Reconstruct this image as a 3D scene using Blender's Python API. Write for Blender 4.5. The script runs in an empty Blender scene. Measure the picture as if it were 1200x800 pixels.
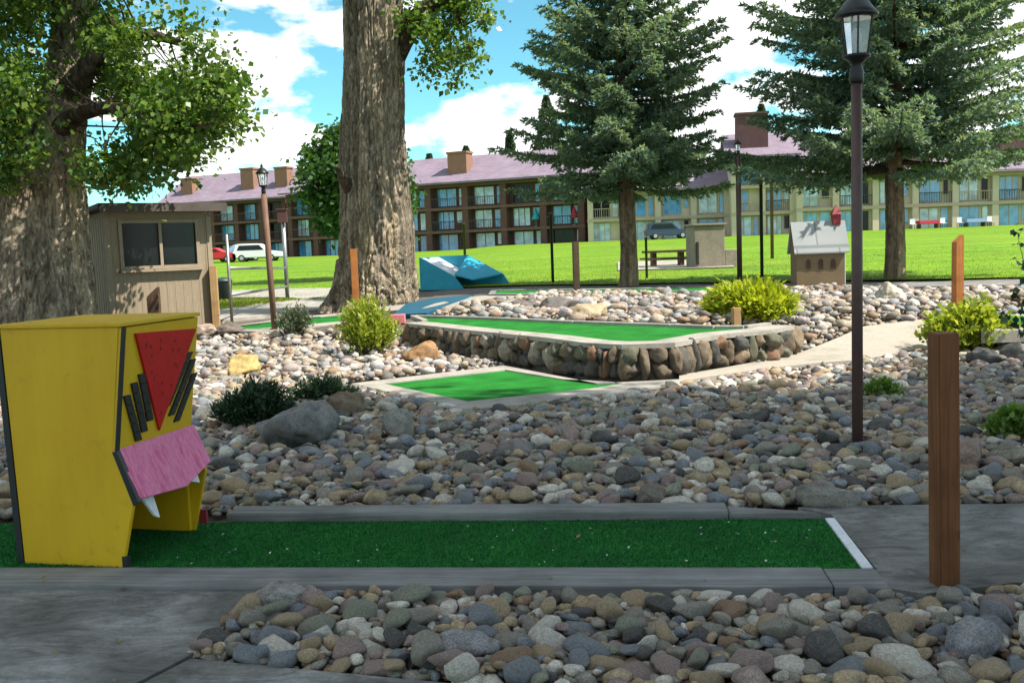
import bpy, bmesh, math, random
import numpy as np
from mathutils import Vector, Matrix, noise
random.seed(7); rng = np.random.default_rng(11)
C = bpy.context.scene.collection
PI = math.pi

SUN_EL, SX, SY = math.radians(53), .95, -.31
# ------------------------------------------------------------------ camera
HC, F, PITCH, ROLL = 1.55, 1150.0, math.atan(110/1150), math.radians(2.1)
CAM_M = Matrix.Translation((0, 0, HC)) @ Matrix.Rotation(PI/2-PITCH, 4, 'X') @ Matrix.Rotation(-ROLL, 4, 'Z')
cd = bpy.data.cameras.new('camera'); cam = bpy.data.objects.new('camera', cd); C.objects.link(cam)
cam.matrix_world = CAM_M; cd.lens = 36*F/1200; cd.sensor_width = 36; cd.clip_end = 6000; cd.clip_start = .05
bpy.context.scene.camera = cam

def ss(a, b, x):
    t = min(1, max(0, (x-a)/(b-a))); return t*t*(3-2*t)
def lawn_edge(x): return min(41, max(22, 30-.55*x))
def T(x, y):                                    # terrain height
    s0 = 12.7+3.9*(1-ss(-2.0, 1.6, x)); z = .40*ss(s0, s0+1.6+1.2*ss(2.5, 5, x), y)*(.35+.65*ss(-6, -.5, x))
    e = lawn_edge(x)
    if y > e:
        k = min(1, (y-e)/(110-e))
        z += k*(1.22+.55*min(1, max(0, (x+20)/60)))
    return z
def ray(px, py):
    v = CAM_M.to_3x3() @ Vector(((px-600)/F, -(py-400)/F, -1.0)); return v
def atz(px, py, z):
    v = ray(px, py); t = (z-HC)/v.z; return Vector((v.x*t, v.y*t, z))
def at(px, py):                                 # pixel of the photo -> point on the terrain
    v = ray(px, py); t, st = 1.0, .1
    while t < 200:
        p = Vector((0, 0, HC))+v*t
        if p.z <= T(p.x, p.y):
            lo, hi = t-st, t
            for _ in range(20):
                m = (lo+hi)/2; p = Vector((0, 0, HC))+v*m
                if p.z <= T(p.x, p.y): hi = m
                else: lo = m
            return Vector((p.x, p.y, T(p.x, p.y)))
        t += st; st = max(.1, t*.01)
    return Vector((0, 0, HC))+v*200
def pt(px, py, d):                              # pixel at a given distance along +y
    v = ray(px, py); t = d/v.y; return Vector((0, 0, HC))+v*t
def G(x, y): return Vector((x, y, T(x, y)))

# ------------------------------------------------------------------ materials
class NT:
    def __init__(s, name):
        s.m = bpy.data.materials.new(name); s.m.use_nodes = True; s.t = s.m.node_tree; s.n = s.t.nodes
        s.b = s.n['Principled BSDF']; s.out = s.n['Material Output']
    def add(s, typ, **k):
        n = s.n.new(typ)
        for a, v in k.items():
            if a in n.inputs.keys(): n.inputs[a].default_value = v
            else: setattr(n, a, v)
        return n
    def link(s, a, b): s.t.links.new(a, b)
    def coord(s, kind='Object', scale=(1, 1, 1)):
        c = s.add('ShaderNodeTexCoord'); m = s.add('ShaderNodeMapping'); m.inputs['Scale'].default_value = scale
        s.link(c.outputs[kind], m.inputs[0]); return m.outputs[0]
    def noise(s, vec, scale, detail=4, rough=.6, dist=0):
        n = s.add('ShaderNodeTexNoise'); n.inputs['Scale'].default_value = scale; n.inputs['Detail'].default_value = detail
        n.inputs['Roughness'].default_value = rough; n.inputs['Distortion'].default_value = dist
        s.link(vec, n.inputs['Vector']); return n.outputs[0]
    def ramp(s, fac, stops, interp='LINEAR'):
        r = s.add('ShaderNodeValToRGB'); r.color_ramp.interpolation = interp
        e = r.color_ramp.elements
        while len(e) > len(stops): e.remove(e[-1])
        while len(e) < len(stops): e.new(1)
        for q, (p, c) in zip(e, stops): q.position = p; q.color = (*c, 1) if len(c) == 3 else c
        s.link(fac, r.inputs[0]); return r.outputs[0]
    def mix(s, fac, a, b, mode='MIX'):
        x = s.add('ShaderNodeMix', data_type='RGBA', blend_type=mode)
        for sock, v in ((x.inputs[0], fac), (x.inputs[6], a), (x.inputs[7], b)):
            if hasattr(v, 'links'): s.link(v, sock)
            elif isinstance(v, (int, float)): sock.default_value = v
            else: sock.default_value = (*v, 1)
        return x.outputs[2]
    def bump(s, h, strength=.5, dist=.01):
        b = s.add('ShaderNodeBump'); b.inputs['Strength'].default_value = strength; b.inputs['Distance'].default_value = dist
        s.link(h, b.inputs['Height']); s.link(b.outputs[0], s.b.inputs['Normal'])
    def color(s, c):
        if hasattr(c, 'links'): s.link(c, s.b.inputs['Base Color'])
        else: s.b.inputs['Base Color'].default_value = (*c, 1)
    def done(s, rough=.8, **k):
        s.b.inputs['Roughness'].default_value = rough
        for a, v in k.items(): s.b.inputs[a].default_value = v
        return s.m
def g(v): return (v, v, v)

def surf(name, c1, c2, scale=4, stretch=(1, 1, 1), rough=.8, bump=.3, bscale=60, bdist=.004, c3=None, spec=.3):
    n = NT(name); v = n.coord('Object', stretch)
    f = n.noise(v, scale, 6, .65)
    st = [(.3, c1), (.7, c2)] if c3 is None else [(.25, c1), (.5, c2), (.75, c3)]
    col = n.ramp(f, st)
    fine = n.noise(v, bscale, 4, .7)
    col = n.mix(1, col, n.ramp(fine, [(.3, g(.72)), (.7, g(1.12))]), 'MULTIPLY')
    n.color(col); n.bump(fine, bump, bdist)
    return n.done(rough, **{'Specular IOR Level': spec})

def cobble_mat(name, source):
    n = NT(name); v = n.coord('Object')
    pal = [(0, (.17, .18, .195)), (.12, (.235, .21, .175)), (.30, (.33, .245, .15)), (.52, (.07, .066, .064)),
           (.60, (.52, .47, .40)), (.76, (.26, .185, .165)), (.90, (.235, .145, .09)), (.93, (.20, .20, .15))]
    if source == 'object':
        oi = n.add('ShaderNodeObjectInfo'); base = oi.outputs['Color']; rnd = oi.outputs['Random']
    else:
        ge = n.add('ShaderNodeNewGeometry'); rnd = ge.outputs['Random Per Island']
        if source == 'pale': pal = [(0, (.22, .22, .22)), (.2, (.34, .28, .21)), (.42, (.46, .42, .37)), (.55, (.28, .21, .16)), (.68, (.13, .115, .10)), (.8, (.36, .30, .28)), (.92, (.23, .145, .09))]  # paler copy for the sunlit beds: sunlight put into the stone colour
        base = n.ramp(rnd, pal, 'CONSTANT')
    sc = 9 if source == 'object' else 14
    vv = n.add('ShaderNodeVectorMath', operation='ADD'); n.link(v, vv.inputs[0]); 
    k = n.add('ShaderNodeVectorMath', operation='SCALE'); k.inputs[0].default_value = (37, 91, 53); n.link(rnd, k.inputs['Scale'])
    n.link(k.outputs[0], vv.inputs[1]); v = vv.outputs[0]
    f = n.noise(v, sc, 6, .7, .6)
    col = n.mix(1, base, n.ramp(f, [(.28, g(.42)), (.5, g(1)), (.72, g(1.6))]), 'MULTIPLY')
    sp = n.noise(v, sc*14, 3, .7)
    col = n.mix(1, col, n.ramp(sp, [(.32, g(.5)), (.5, g(1)), (.68, g(1.5))]), 'MULTIPLY')
    dirt = n.noise(v, sc*.5, 3, .6)
    col = n.mix(n.ramp(dirt, [(.48, g(0)), (.74, g(.55))]), col, (.20, .155, .10))
    n.color(col); n.bump(n.noise(v, sc*5, 6, .75), .7, .010)
    return n.done(.78, **{'Specular IOR Level': .35})
PAL = [('bluish grey', (.17, .18, .195)), ('plain grey', (.235, .21, .175)), ('tan', (.33, .245, .15)), ('dark slate', (.07, .066, .064)),
       ('pale', (.52, .47, .40)), ('mauve grey', (.26, .185, .165)), ('rusty brown', (.235, .145, .09)), ('greenish grey', (.20, .20, .15))]

def leaf_mat(name, cols, trans=.35, rough=.5):
    n = NT(name); ge = n.add('ShaderNodeNewGeometry')
    col = n.ramp(ge.outputs['Random Per Island'], [(i/(len(cols)-1), c) for i, c in enumerate(cols)])
    n.color(col); m = n.done(rough, **{'Specular IOR Level': .35})
    tr = n.add('ShaderNodeBsdfTranslucent'); n.link(n.mix(1, col, (1.5, 1.5, .7), 'MULTIPLY'), tr.inputs[0])
    mx = n.add('ShaderNodeMixShader'); mx.inputs[0].default_value = trans
    n.link(n.b.outputs[0], mx.inputs[1]); n.link(tr.outputs[0], mx.inputs[2]); n.link(mx.outputs[0], n.out.inputs[0])
    return m

def wood_mat(name, c1, c2, axis='Z', rough=.7, knots=True):
    n = NT(name); st = {'X': (.6, 14, 14), 'Y': (14, .6, 14), 'Z': (14, 14, .6)}[axis]
    v = n.coord('Object', st); f = n.noise(v, 2.2, 8, .7, .8)
    col = n.ramp(f, [(.3, c1), (.65, c2)])
    v2 = n.coord('Object'); blot = n.noise(v2, 3, 4, .6)
    col = n.mix(1, col, n.ramp(blot, [(.3, g(.7)), (.7, g(1.15))]), 'MULTIPLY')
    if knots:
        w = n.add('ShaderNodeTexVoronoi'); w.inputs['Scale'].default_value = 4.5; n.link(v2, w.inputs['Vector'])
        col = n.mix(n.ramp(w.outputs['Distance'], [(.06, g(.75)), (.16, g(0))]), col, (c1[0]*.3, c1[1]*.3, c1[2]*.3))
    n.color(col); n.bump(f, .4, .004); return n.done(rough, **{'Specular IOR Level': .3})

def bark_mat(name, c1, c2, c3, sc=7):
    n = NT(name); v = n.coord('Object', (1, 1, .36))
    f = n.noise(v, sc, 8, .72, 1.2); f2 = n.noise(v, sc*.35, 4, .6)
    col = n.ramp(f, [(.34, c1), (.5, c2), (.66, c3)])
    col = n.mix(1, col, n.ramp(f2, [(.3, g(.75)), (.7, g(1.25))]), 'MULTIPLY')
    f3 = n.noise(n.coord('Object', (1, 1, .06)), 3.2, 4, .65, .5); col = n.mix(1, col, n.ramp(f3, [(.36, (.55, .54, .53)), (.52, g(1)), (.66, (1.5, 1.42, 1.28))]), 'MULTIPLY')
    n.color(col); n.bump(f, 1, .06); return n.done(.95, **{'Specular IOR Level': .1})

def plain(name, c, rough=.5, metal=0, var=.2, spec=.5):
    n = NT(name); v = n.coord('Object'); f = n.noise(v, 12, 5, .6)
    n.color(n.mix(1, c, n.ramp(f, [(.3, g(1-var)), (.7, g(1+var*.6))]), 'MULTIPLY')); return n.done(rough, Metallic=metal, **{'Specular IOR Level': spec})

M = {}
M['soil'] = surf('soil', (.06, .048, .036), (.11, .088, .065), 3, bscale=40, bdist=.01, c3=(.16, .13, .10))
n = NT('lawn_grass'); v = n.coord('Object'); f = n.noise(v, .22, 5, .6); f2 = n.noise(n.coord('Object', (1, .35, 1)), 5, 5, .7); f3 = n.noise(n.coord('Object', (.05, .55, 1)), 1, 2, .5)
col = n.ramp(f, [(.3, (.085, .185, .006)), (.52, (.115, .22, .007)), (.75, (.155, .24, .012))])
col = n.mix(1, col, n.ramp(f2, [(.3, g(.6)), (.5, g(1)), (.7, g(1.25))]), 'MULTIPLY')
col = n.mix(1, col, n.ramp(f3, [(.35, g(.85)), (.65, g(1.1))]), 'MULTIPLY')
fb = n.noise(n.coord('Object', (.25, 1, 1)), .5, 4, .65)
col = n.mix(n.ramp(fb, [(.52, g(0)), (.72, g(.55))]), col, (.24, .22, .035))
n.color(col); n.bump(f2, .6, .05); M['lawn'] = n.done(.9, **{'Specular IOR Level': .15})
n = NT('concrete'); v = n.coord('Object'); f = n.noise(v, 1.6, 7, .65, .6); f2 = n.noise(v, 55, 4, .75); f3 = n.noise(v, .7, 5, .6, 1.5)
col = n.ramp(f, [(.28, (.10, .096, .09)), (.5, (.20, .193, .18)), (.74, (.33, .32, .30))])
col = n.mix(1, col, n.ramp(f2, [(.3, g(.75)), (.7, g(1.15))]), 'MULTIPLY')
col = n.mix(n.ramp(f3, [(.46, g(0)), (.62, g(.75))]), col, (.085, .078, .068))
f4 = n.noise(n.coord('Object', (1, 2.4, 1)), 2.6, 6, .7, 2.5); col = n.mix(1, col, n.ramp(f4, [(.32, g(.55)), (.5, g(1)), (.68, g(1.35))]), 'MULTIPLY')
n.color(col); n.bump(f2, .35, .004); M['concrete'] = n.done(.85, **{'Specular IOR Level': .3})
M['light_concrete'] = surf('light_concrete', (.20, .182, .152), (.32, .293, .25), 2.5, bscale=45, c3=(.41, .378, .33))
M['sand_path'] = surf('sand_path', (.24, .21, .168), (.36, .32, .262), 1.6, bscale=45, bdist=.008, c3=(.31, .283, .237))
M['kerb_wood'] = wood_mat('weathered_kerb', (.115, .11, .105), (.255, .25, .24), 'X', .85, False)
M['turf'] = None
n = NT('turf'); v = n.coord('Object'); f = n.noise(v, 180, 3, .8); f2 = n.noise(v, 2.2, 4, .6)
col = n.ramp(f, [(.3, (.004, .07, .009)), (.55, (.012, .155, .016)), (.75, (.04, .25, .03))])
col = n.mix(1, col, n.ramp(f2, [(.3, g(.62)), (.7, g(1.3))]), 'MULTIPLY')
n.color(col); n.bump(f, .7, .004); M['turf'] = n.done(.9, **{'Specular IOR Level': .15})
M['cobble'] = cobble_mat('river_stone', 'object'); M['cobble_mass'] = cobble_mat('river_stone_mass', 'island'); M['cobble_sunlit'] = cobble_mat('sunlit_river_stone', 'pale')
M['bark'] = bark_mat('cottonwood_bark', (.065, .052, .038), (.27, .218, .16), (.50, .42, .32), 11)
M['bark_dark'] = bark_mat('limb_bark', (.02, .016, .012), (.075, .058, .042), (.15, .12, .09), 9)
M['spruce_bark'] = bark_mat('spruce_bark', (.09, .065, .045), (.25, .175, .115), (.36, .27, .19), 9)
M['leaf'] = leaf_mat('cottonwood_leaf', [(.04, .095, .018), (.07, .14, .022), (.105, .185, .028), (.165, .225, .045), (.065, .125, .032)], .42, .34)
M['leaf_far'] = leaf_mat('dense_leaf', [(.025, .07, .016), (.04, .10, .018), (.065, .135, .022)], .35)
M['needle'] = leaf_mat('spruce_needle', [(.10, .17, .155), (.14, .215, .175), (.17, .25, .18), (.25, .31, .15), (.14, .235, .23)], .34, .55)
M['needle_far'] = leaf_mat('far_needle', [(.05, .10, .06), (.07, .125, .07), (.10, .15, .075)], .2, .6)
M['shrub_lime'] = leaf_mat('lime_foliage', [(.22, .28, .015), (.32, .37, .02), (.40, .42, .04)], .4)
M['shrub_yellow'] = leaf_mat('yellow_green_foliage', [(.15, .21, .018), (.26, .31, .03), (.38, .40, .06)], .4)
M['shrub_grey'] = leaf_mat('grey_green_foliage', [(.06, .085, .05), (.10, .125, .07), (.14, .16, .09)], .25)
M['shrub_dark'] = leaf_mat('juniper_foliage', [(.012, .03, .014), (.022, .05, .02), (.035, .07, .03)], .15)
M['shrub_mid'] = leaf_mat('mid_foliage', [(.06, .13, .02), (.10, .18, .03), (.16, .23, .04)], .35)
M['grass'] = leaf_mat('grass_blade', [(.10, .17, .01), (.14, .21, .012), (.19, .23, .02), (.22, .22, .04)], .35, .6)
M['turf_fibre'] = leaf_mat('turf_fibre', [(.002, .042, .012), (.006, .095, .022), (.022, .17, .04)], .15, .5)
M['yellow'] = None
n = NT('yellow_paint'); v = n.coord('Object'); f = n.noise(n.coord('Object', (1, 1, .4)), 3, 5, .6); f2 = n.noise(v, 30, 4, .7); f3 = n.noise(v, 9, 6, .75, 1)
col = n.ramp(f, [(.3, (.56, .325, .006)), (.7, (.65, .40, .010))])
col = n.mix(n.ramp(f3, [(.58, g(0)), (.76, g(.45))]), col, (.22, .15, .02))
sc_ = n.noise(n.coord('Object', (3, 3, 22)), 2.5, 4, .8, .4); col = n.mix(n.ramp(sc_, [(.68, g(0)), (.74, g(.22))]), col, (.34, .25, .06))
st_ = n.noise(n.coord('Object', (9, 9, .7)), 1.5, 4, .7); col = n.mix(1, col, n.ramp(st_, [(.3, g(.95)), (.65, g(1.02))]), 'MULTIPLY')
n.color(col); n.bump(f2, .15, .002); M['yellow'] = n.done(.5, **{'Specular IOR Level': .35})
M['red_paint'] = surf('red_paint', (.46, .008, .008), (.56, .012, .010), 6, rough=.5, bump=.1)
M['pink_paint'] = surf('pink_paint', (.60, .06, .20), (.74, .20, .36), 7, (1, 3, .6), .55, .2, 50, c3=(.56, .025, .12))
M['black_paint'] = plain('black_paint', (.014, .014, .016), .5)
M['dark_red'] = plain('dark_red_paint', (.22, .015, .018), .6)
M['white_paint'] = surf('white_paint', (.62, .63, .66), (.78, .78, .80), 5, rough=.55, bump=.1)
M['teal'] = surf('teal_paint', (.02, .30, .44), (.03, .38, .53), 3, rough=.45, bump=.1)
M['teal_dark'] = surf('teal_carpet', (.006, .06, .10), (.010, .095, .15), 3, rough=.8, bump=.3)
M['post'] = wood_mat('stained_post', (.095, .034, .012), (.20, .075, .026))
M['post_orange'] = wood_mat('orange_post', (.33, .105, .026), (.46, .17, .045))
M['post_tan'] = wood_mat('tan_post', (.36, .21, .09), (.50, .31, .14))
M['post_dark'] = wood_mat('dark_post', (.05, .028, .018), (.11, .06, .036))
M['lamp_black'] = plain('black_metal', (.016, .015, .016), .42, .3)
M['lamp_brown'] = plain('brown_metal', (.085, .045, .038), .5, .1)
M['lamp_rust'] = wood_mat('weathered_brown_metal', (.13, .07, .045), (.20, .115, .08))
M['pole_grey'] = plain('galvanised_metal', (.30, .30, .29), .45, .7)
M['pole_dark'] = plain('dark_metal', (.045, .05, .045), .5, .3)
n = NT('lamp_glass'); n.color((.85, .9, .92)); M['glass'] = n.done(.12, **{'Transmission Weight': .75, 'IOR': 1.2})
def pane_mat(name, c, r=.05, spec=.9):
    n = NT(name); v = n.coord('Object'); f = n.noise(v, 1.2, 3, .5); n.color(n.mix(1, c, n.ramp(f, [(.3, g(.6)), (.7, g(1.3))]), 'MULTIPLY'))
    return n.done(r, **{'Specular IOR Level': spec})
M['pane_sky'] = pane_mat('sky_reflection_pane', (.10, .34, .64), .1); M['pane_dark'] = pane_mat('dark_pane', (.010, .012, .014), .1, .22); M['pane_pale'] = pane_mat('curtained_pane', (.46, .60, .70), .15)  # blue panes carry the reflected sky in their base colour
M['booth_wall'] = surf('booth_siding', (.255, .195, .13), (.31, .245, .17), 2, (8, 8, .6), .8, .3, 14, .006)
M['booth_trim'] = surf('booth_trim', (.27, .21, .145), (.33, .26, .185), 3, (2, 2, 2), .75)
M['booth_roof'] = surf('booth_roof', (.07, .055, .048), (.11, .088, .075), 4)
M['shingle_mauve'] = None
def shingle(name, a, b):
    n = NT(name); v = n.coord('Object'); br = n.add('ShaderNodeTexBrick'); br.inputs['Scale'].default_value = 1.0
    br.inputs['Brick Width'].default_value = .9; br.inputs['Row Height'].default_value = .35; br.inputs['Mortar Size'].default_value = .02
    br.inputs['Color1'].default_value = (*a, 1); br.inputs['Color2'].default_value = (*b, 1); br.inputs['Mortar'].default_value = (a[0]*.7, a[1]*.7, a[2]*.7, 1)
    n.link(v, br.inputs[0]); f = n.noise(v, .6, 4, .6)
    n.color(n.mix(1, br.outputs[0], n.ramp(f, [(.3, g(.85)), (.7, g(1.1))]), 'MULTIPLY')); return n.done(.85, **{'Specular IOR Level': .2})
M['shingle_mauve'] = shingle('mauve_shingle', (.195, .15, .19), (.23, .178, .225))
M['shingle_white'] = shingle('white_shingle', (.26, .27, .265), (.33, .34, .335))
M['brown_wall'] = surf('brown_siding', (.10, .048, .040), (.145, .072, .060), 1.5, (1, 1, 3), .85, .2, 20)
M['brown_trim'] = surf('brown_trim', (.12, .066, .052), (.17, .10, .078), 2)
M['chimney'] = surf('chimney_siding', (.24, .125, .085), (.30, .16, .105), 2)
M['chimney_dark'] = surf('dark_chimney_siding', (.095, .045, .05), (.13, .062, .066), 2)
M['tan_wall'] = surf('tan_stucco', (.56, .455, .35), (.64, .525, .41), 1.2, bscale=25)
M['tan_trim'] = surf('tan_trim', (.44, .345, .255), (.50, .40, .30), 2)
M['asphalt'] = surf('asphalt', (.045, .045, .048), (.065, .065, .068), 2, bscale=50)
M['stone_block'] = surf('stone_block', (.20, .165, .13), (.29, .245, .195), 3, bscale=18, bdist=.02)
M['house_wall'] = surf('house_wall', (.185, .125, .068), (.23, .16, .09), 3)
M['mortar'] = surf('mortar', (.09, .08, .068), (.15, .135, .115), 8, bscale=40, bdist=.01)
M['car_red'] = plain('red_car_paint', (.50, .012, .018), .25, 0, .05); M['car_white'] = plain('white_car_paint', (.75, .75, .76), .3, 0, .05)
M['car_blue'] = plain('silver_blue_car_paint', (.25, .33, .48), .3, .2, .05); M['car_dark'] = plain('dark_blue_car_paint', (.03, .05, .10), .25, 0, .05)
M['tyre'] = plain('tyre_rubber', (.015, .015, .016), .8); M['rim'] = plain('wheel_rim', (.5, .5, .52), .35, .6)
M['lens'] = plain('headlight_lens', (.7, .72, .75), .15); M['tail'] = plain('tail_light_lens', (.4, .01, .01), .25)
M['bin'] = plain('dark_bin', (.02, .035, .03), .5); M['pink_block'] = surf('pink_block', (.60, .16, .17), (.68, .22, .22), 6)
M['fluff'] = plain('pale_litter', (.55, .56, .50), .8)
M['twig'] = plain('twig', (.10, .06, .04), .8)
M['umb_red'] = plain('red_cloth', (.45, .02, .05), .8); M['umb_teal'] = plain('teal_cloth', (.02, .30, .34), .8)

# ------------------------------------------------------------------ object helpers
def tag(o, label=None, cat=None, group=None, kind=None):
    if label: o['label'] = label
    if cat: o['category'] = cat
    if group: o['group'] = group
    if kind: o['kind'] = kind
    return o
def empty(name, loc=(0, 0, 0), rz=0, label=None, cat=None, group=None):
    o = bpy.data.objects.new(name, None); C.objects.link(o); o.location = loc; o.rotation_euler = (0, 0, rz); o.empty_display_size = .2
    return tag(o, label, cat, group)
def link_mesh(name, me, mat, parent=None, smooth=False):
    me.materials.append(M[mat] if isinstance(mat, str) else mat)
    if smooth: me.polygons.foreach_set('use_smooth', [True]*len(me.polygons))
    o = bpy.data.objects.new(name, me); C.objects.link(o)
    if parent is not None: o.parent = parent
    return o
def obj(name, bm, mat, parent=None, smooth=False):
    bmesh.ops.recalc_face_normals(bm, faces=bm.faces)
    me = bpy.data.meshes.new(name); bm.to_mesh(me); bm.free(); return link_mesh(name, me, mat, parent, smooth)
def poly_mesh(name, V, n_per, mat, parent=None, smooth=False):
    """V: (N, n_per, 3) array of separate faces"""
    N = V.shape[0]; me = bpy.data.meshes.new(name)
    me.vertices.add(N*n_per); me.vertices.foreach_set('co', V.reshape(-1).astype(np.float32))
    me.loops.add(N*n_per); me.loops.foreach_set('vertex_index', np.arange(N*n_per, dtype=np.int32))
    me.polygons.add(N); me.polygons.foreach_set('loop_start', np.arange(0, N*n_per, n_per, dtype=np.int32))
    me.update(calc_edges=True); me.validate(); return link_mesh(name, me, mat, parent, smooth)
def bx(bm, lo, hi, bev=0, mtx=None):
    r = bmesh.ops.create_cube(bm, size=1); vs = r['verts']
    lo, hi = Vector(lo), Vector(hi); c, s = (lo+hi)/2, hi-lo
    for v in vs: v.co = Vector((v.co.x*s.x+c.x, v.co.y*s.y+c.y, v.co.z*s.z+c.z))
    if bev:
        es = list({e for v in vs for e in v.link_edges}); r = bmesh.ops.bevel(bm, geom=es, offset=bev, segments=2, affect='EDGES', profile=.6)
        vs = list({v for f in r['faces'] for v in f.verts} | {v for v in vs if v.is_valid})
    if mtx is not None:
        for v in vs: v.co = mtx @ v.co
    return vs
def box_obj(name, lo, hi, mat, parent=None, bev=0): bm = bmesh.new(); bx(bm, lo, hi, bev); return obj(name, bm, mat, parent)
def prism(bm, pts, off, bev=0):
    """closed polygon pts (3D) extruded by vector off"""
    off = Vector(off); a = [bm.verts.new(Vector(p)) for p in pts]; b = [bm.verts.new(Vector(p)+off) for p in pts]; n = len(a)
    bm.faces.new(a); bm.faces.new(b[::-1])
    fs = [bm.faces.new((a[i], b[i], b[(i+1) % n], a[(i+1) % n])) for i in range(n)]
    if bev:
        es = list({e for v in a+b for e in v.link_edges}); bmesh.ops.bevel(bm, geom=es, offset=bev, segments=2, affect='EDGES')
    return a+b
def lathe(bm, prof, seg=20, c=(0, 0, 0)):
    rings = []
    for r, z in prof: rings.append([bm.verts.new((c[0]+r*math.cos(2*PI*i/seg), c[1]+r*math.sin(2*PI*i/seg), c[2]+z)) for i in range(seg)])
    for a, b in zip(rings, rings[1:]):
        for i in range(seg): bm.faces.new((a[i], a[(i+1) % seg], b[(i+1) % seg], b[i]))
    bm.faces.new(rings[0][::-1]); bm.faces.new(rings[-1])
def tube(bm, pts, rads, seg=8, disp=None):
    pts = [Vector(p) for p in pts]; rings = []; ref = Vector((.12, 1, .07)).normalized()
    for i, p in enumerate(pts):
        d = (pts[min(i+1, len(pts)-1)]-pts[max(i-1, 0)]).normalized()
        u = d.cross(ref); u = u.normalized() if u.length > .05 else d.cross(Vector((1, 0, 0))).normalized(); w = d.cross(u)
        ring = []
        for k in range(seg):
            a = 2*PI*k/seg; r = rads[i]
            if disp: r = disp(i/(len(pts)-1), a, r)
            ring.append(bm.verts.new(p+u*(r*math.cos(a))+w*(r*math.sin(a))))
        rings.append(ring)
    for a, b in zip(rings, rings[1:]):
        for i in range(seg): bm.faces.new((a[i], a[(i+1) % seg], b[(i+1) % seg], b[i]))
    bm.faces.new(rings[0][::-1]); bm.faces.new(rings[-1])
def copy_tree(o, parent=None):
    c = o.copy(); C.objects.link(c)
    if parent is not None: c.parent = parent
    for ch in list(o.children): copy_tree(ch, c)
    return c
def interp(pts, n):
    """Catmull-Rom through (x,y,z,r) tuples"""
    P = [Vector(p) for p in pts]; out = []
    for k in range(n):
        t = k/(n-1)*(len(P)-1); i = min(int(t), len(P)-2); f = t-i
        p0, p1, p2, p3 = P[max(i-1, 0)], P[i], P[i+1], P[min(i+2, len(P)-1)]
        out.append(.5*((2*p1)+(p2-p0)*f+(2*p0-5*p1+4*p2-p3)*f*f+(3*p1-p0-3*p2+p3)*f**3))
    return out

# ------------------------------------------------------------------ ground
def grid_sheet(name, xs, rows, mat, dz, kind):
    """rows: function (x) -> list of y"""
    cols = [[(x, y, T(x, y)+dz) for y in rows(x)] for x in xs]; nv = len(cols[0])
    me = bpy.data.meshes.new(name); V = [p for c in cols for p in c]
    Fc = [(i*nv+j, (i+1)*nv+j, (i+1)*nv+j+1, i*nv+j+1) for i in range(len(xs)-1) for j in range(nv-1)]
    me.from_pydata(V, [], Fc); o = link_mesh(name, me, mat); tag(o, kind=kind); return o
gx = [-3000, -1000, -400, -150, -90, -60] + list(np.arange(-45, 46, .75)) + [60, 90, 150, 400, 1000, 3000]
gy = [-60, -20, -5] + list(np.arange(0, 60, .5)) + list(np.arange(60, 130, 4)) + [160, 250, 500, 1200, 4000]
grid_sheet('ground', gx, lambda x: gy, 'soil', -.05, 'structure')
lx = list(np.arange(-75, 76, .75))
def lrows(x):
    e = lawn_edge(x)+.25*math.sin(x*1.7); return [e+(145-e)*(k/90)**1.35 for k in range(91)]
grid_sheet('lawn', lx, lrows, 'lawn', .0, 'structure')

def flat_slab(name, pxs, z, th, mat, parent=None, kind='structure', bev=0):
    bm = bmesh.new(); P = [atz(x, y, z) for x, y in pxs]
    prism(bm, [p-Vector((0, 0, th)) for p in P], (0, 0, th), bev); o = obj(name, bm, mat, parent)
    if kind: tag(o, kind=kind)
    return o
def path_strip(name, pairs, mat, dz=.03, th=.1):
    """pairs of (upper px, lower px): a slab that follows the terrain"""
    bm = bmesh.new(); A = []; B = []
    def dens(L):
        out = []
        for a, b in zip(L, L[1:]):
            n = max(1, int((b-a).length/.6))
            out += [a.lerp(b, k/n) for k in range(n)]
        return out+[L[-1]]
    N = 40; U = [at(*p[0]) for p in pairs]; L = [at(*p[1]) for p in pairs]
    def samp(P, t):
        t *= len(P)-1; i = min(int(t), len(P)-2); return P[i].lerp(P[i+1], t-i)
    rows = []
    for k in range(N+1):
        u, l = samp(U, k/N), samp(L, k/N)
        rows.append([bm.verts.new((q.x, q.y, T(q.x, q.y)+dz)) for q in [l.lerp(u, j/6) for j in range(7)]])
    for a, b in zip(rows, rows[1:]):
        for j in range(6): bm.faces.new((a[j], b[j], b[j+1], a[j+1]))
    bmesh.ops.recalc_face_normals(bm, faces=bm.faces)
    ed = [e for e in bm.edges if e.is_boundary]; r = bmesh.ops.extrude_edge_only(bm, edges=ed)
    for v in r['geom']:
        if isinstance(v, bmesh.types.BMVert): v.co.z -= th
    return tag(obj(name, bm, mat), kind='structure')

flat_slab('concrete_path', [(-260, 668), (303, 668), (303, 690), (247, 752), (219, 769), (158, 800), (60, 1050), (-260, 1050)], .012, .1, 'concrete')
flat_slab('concrete_path', [(223, 771), (560, 803), (560, 1050), (70, 1050), (165, 801)], .010, .1, 'concrete')
flat_slab('concrete_pad', [(1028, 667), (974, 602), (935, 594), (1000, 592), (1330, 588), (1330, 680), (1190, 682), (1085, 695), (1036, 688), (1026, 668)], .016, .1, 'concrete')
path_strip('sand_path', [[(1300, 366), (1300, 402)], [(1200, 370), (1200, 404)], [(1081, 376), (1081, 410)], [(1010, 385), (1010, 424)], [(957, 408), (957, 428)], [(909, 422), (902, 434)], [(845, 434), (845, 442)], [(796, 442), (796, 450)]], 'sand_path')
path_strip('walkway', [[(150, 346), (150, 353)], [(250, 342), (250, 349)], [(330, 339), (330, 349)], [(396, 338), (396, 353)]], 'light_concrete', .03)
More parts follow.
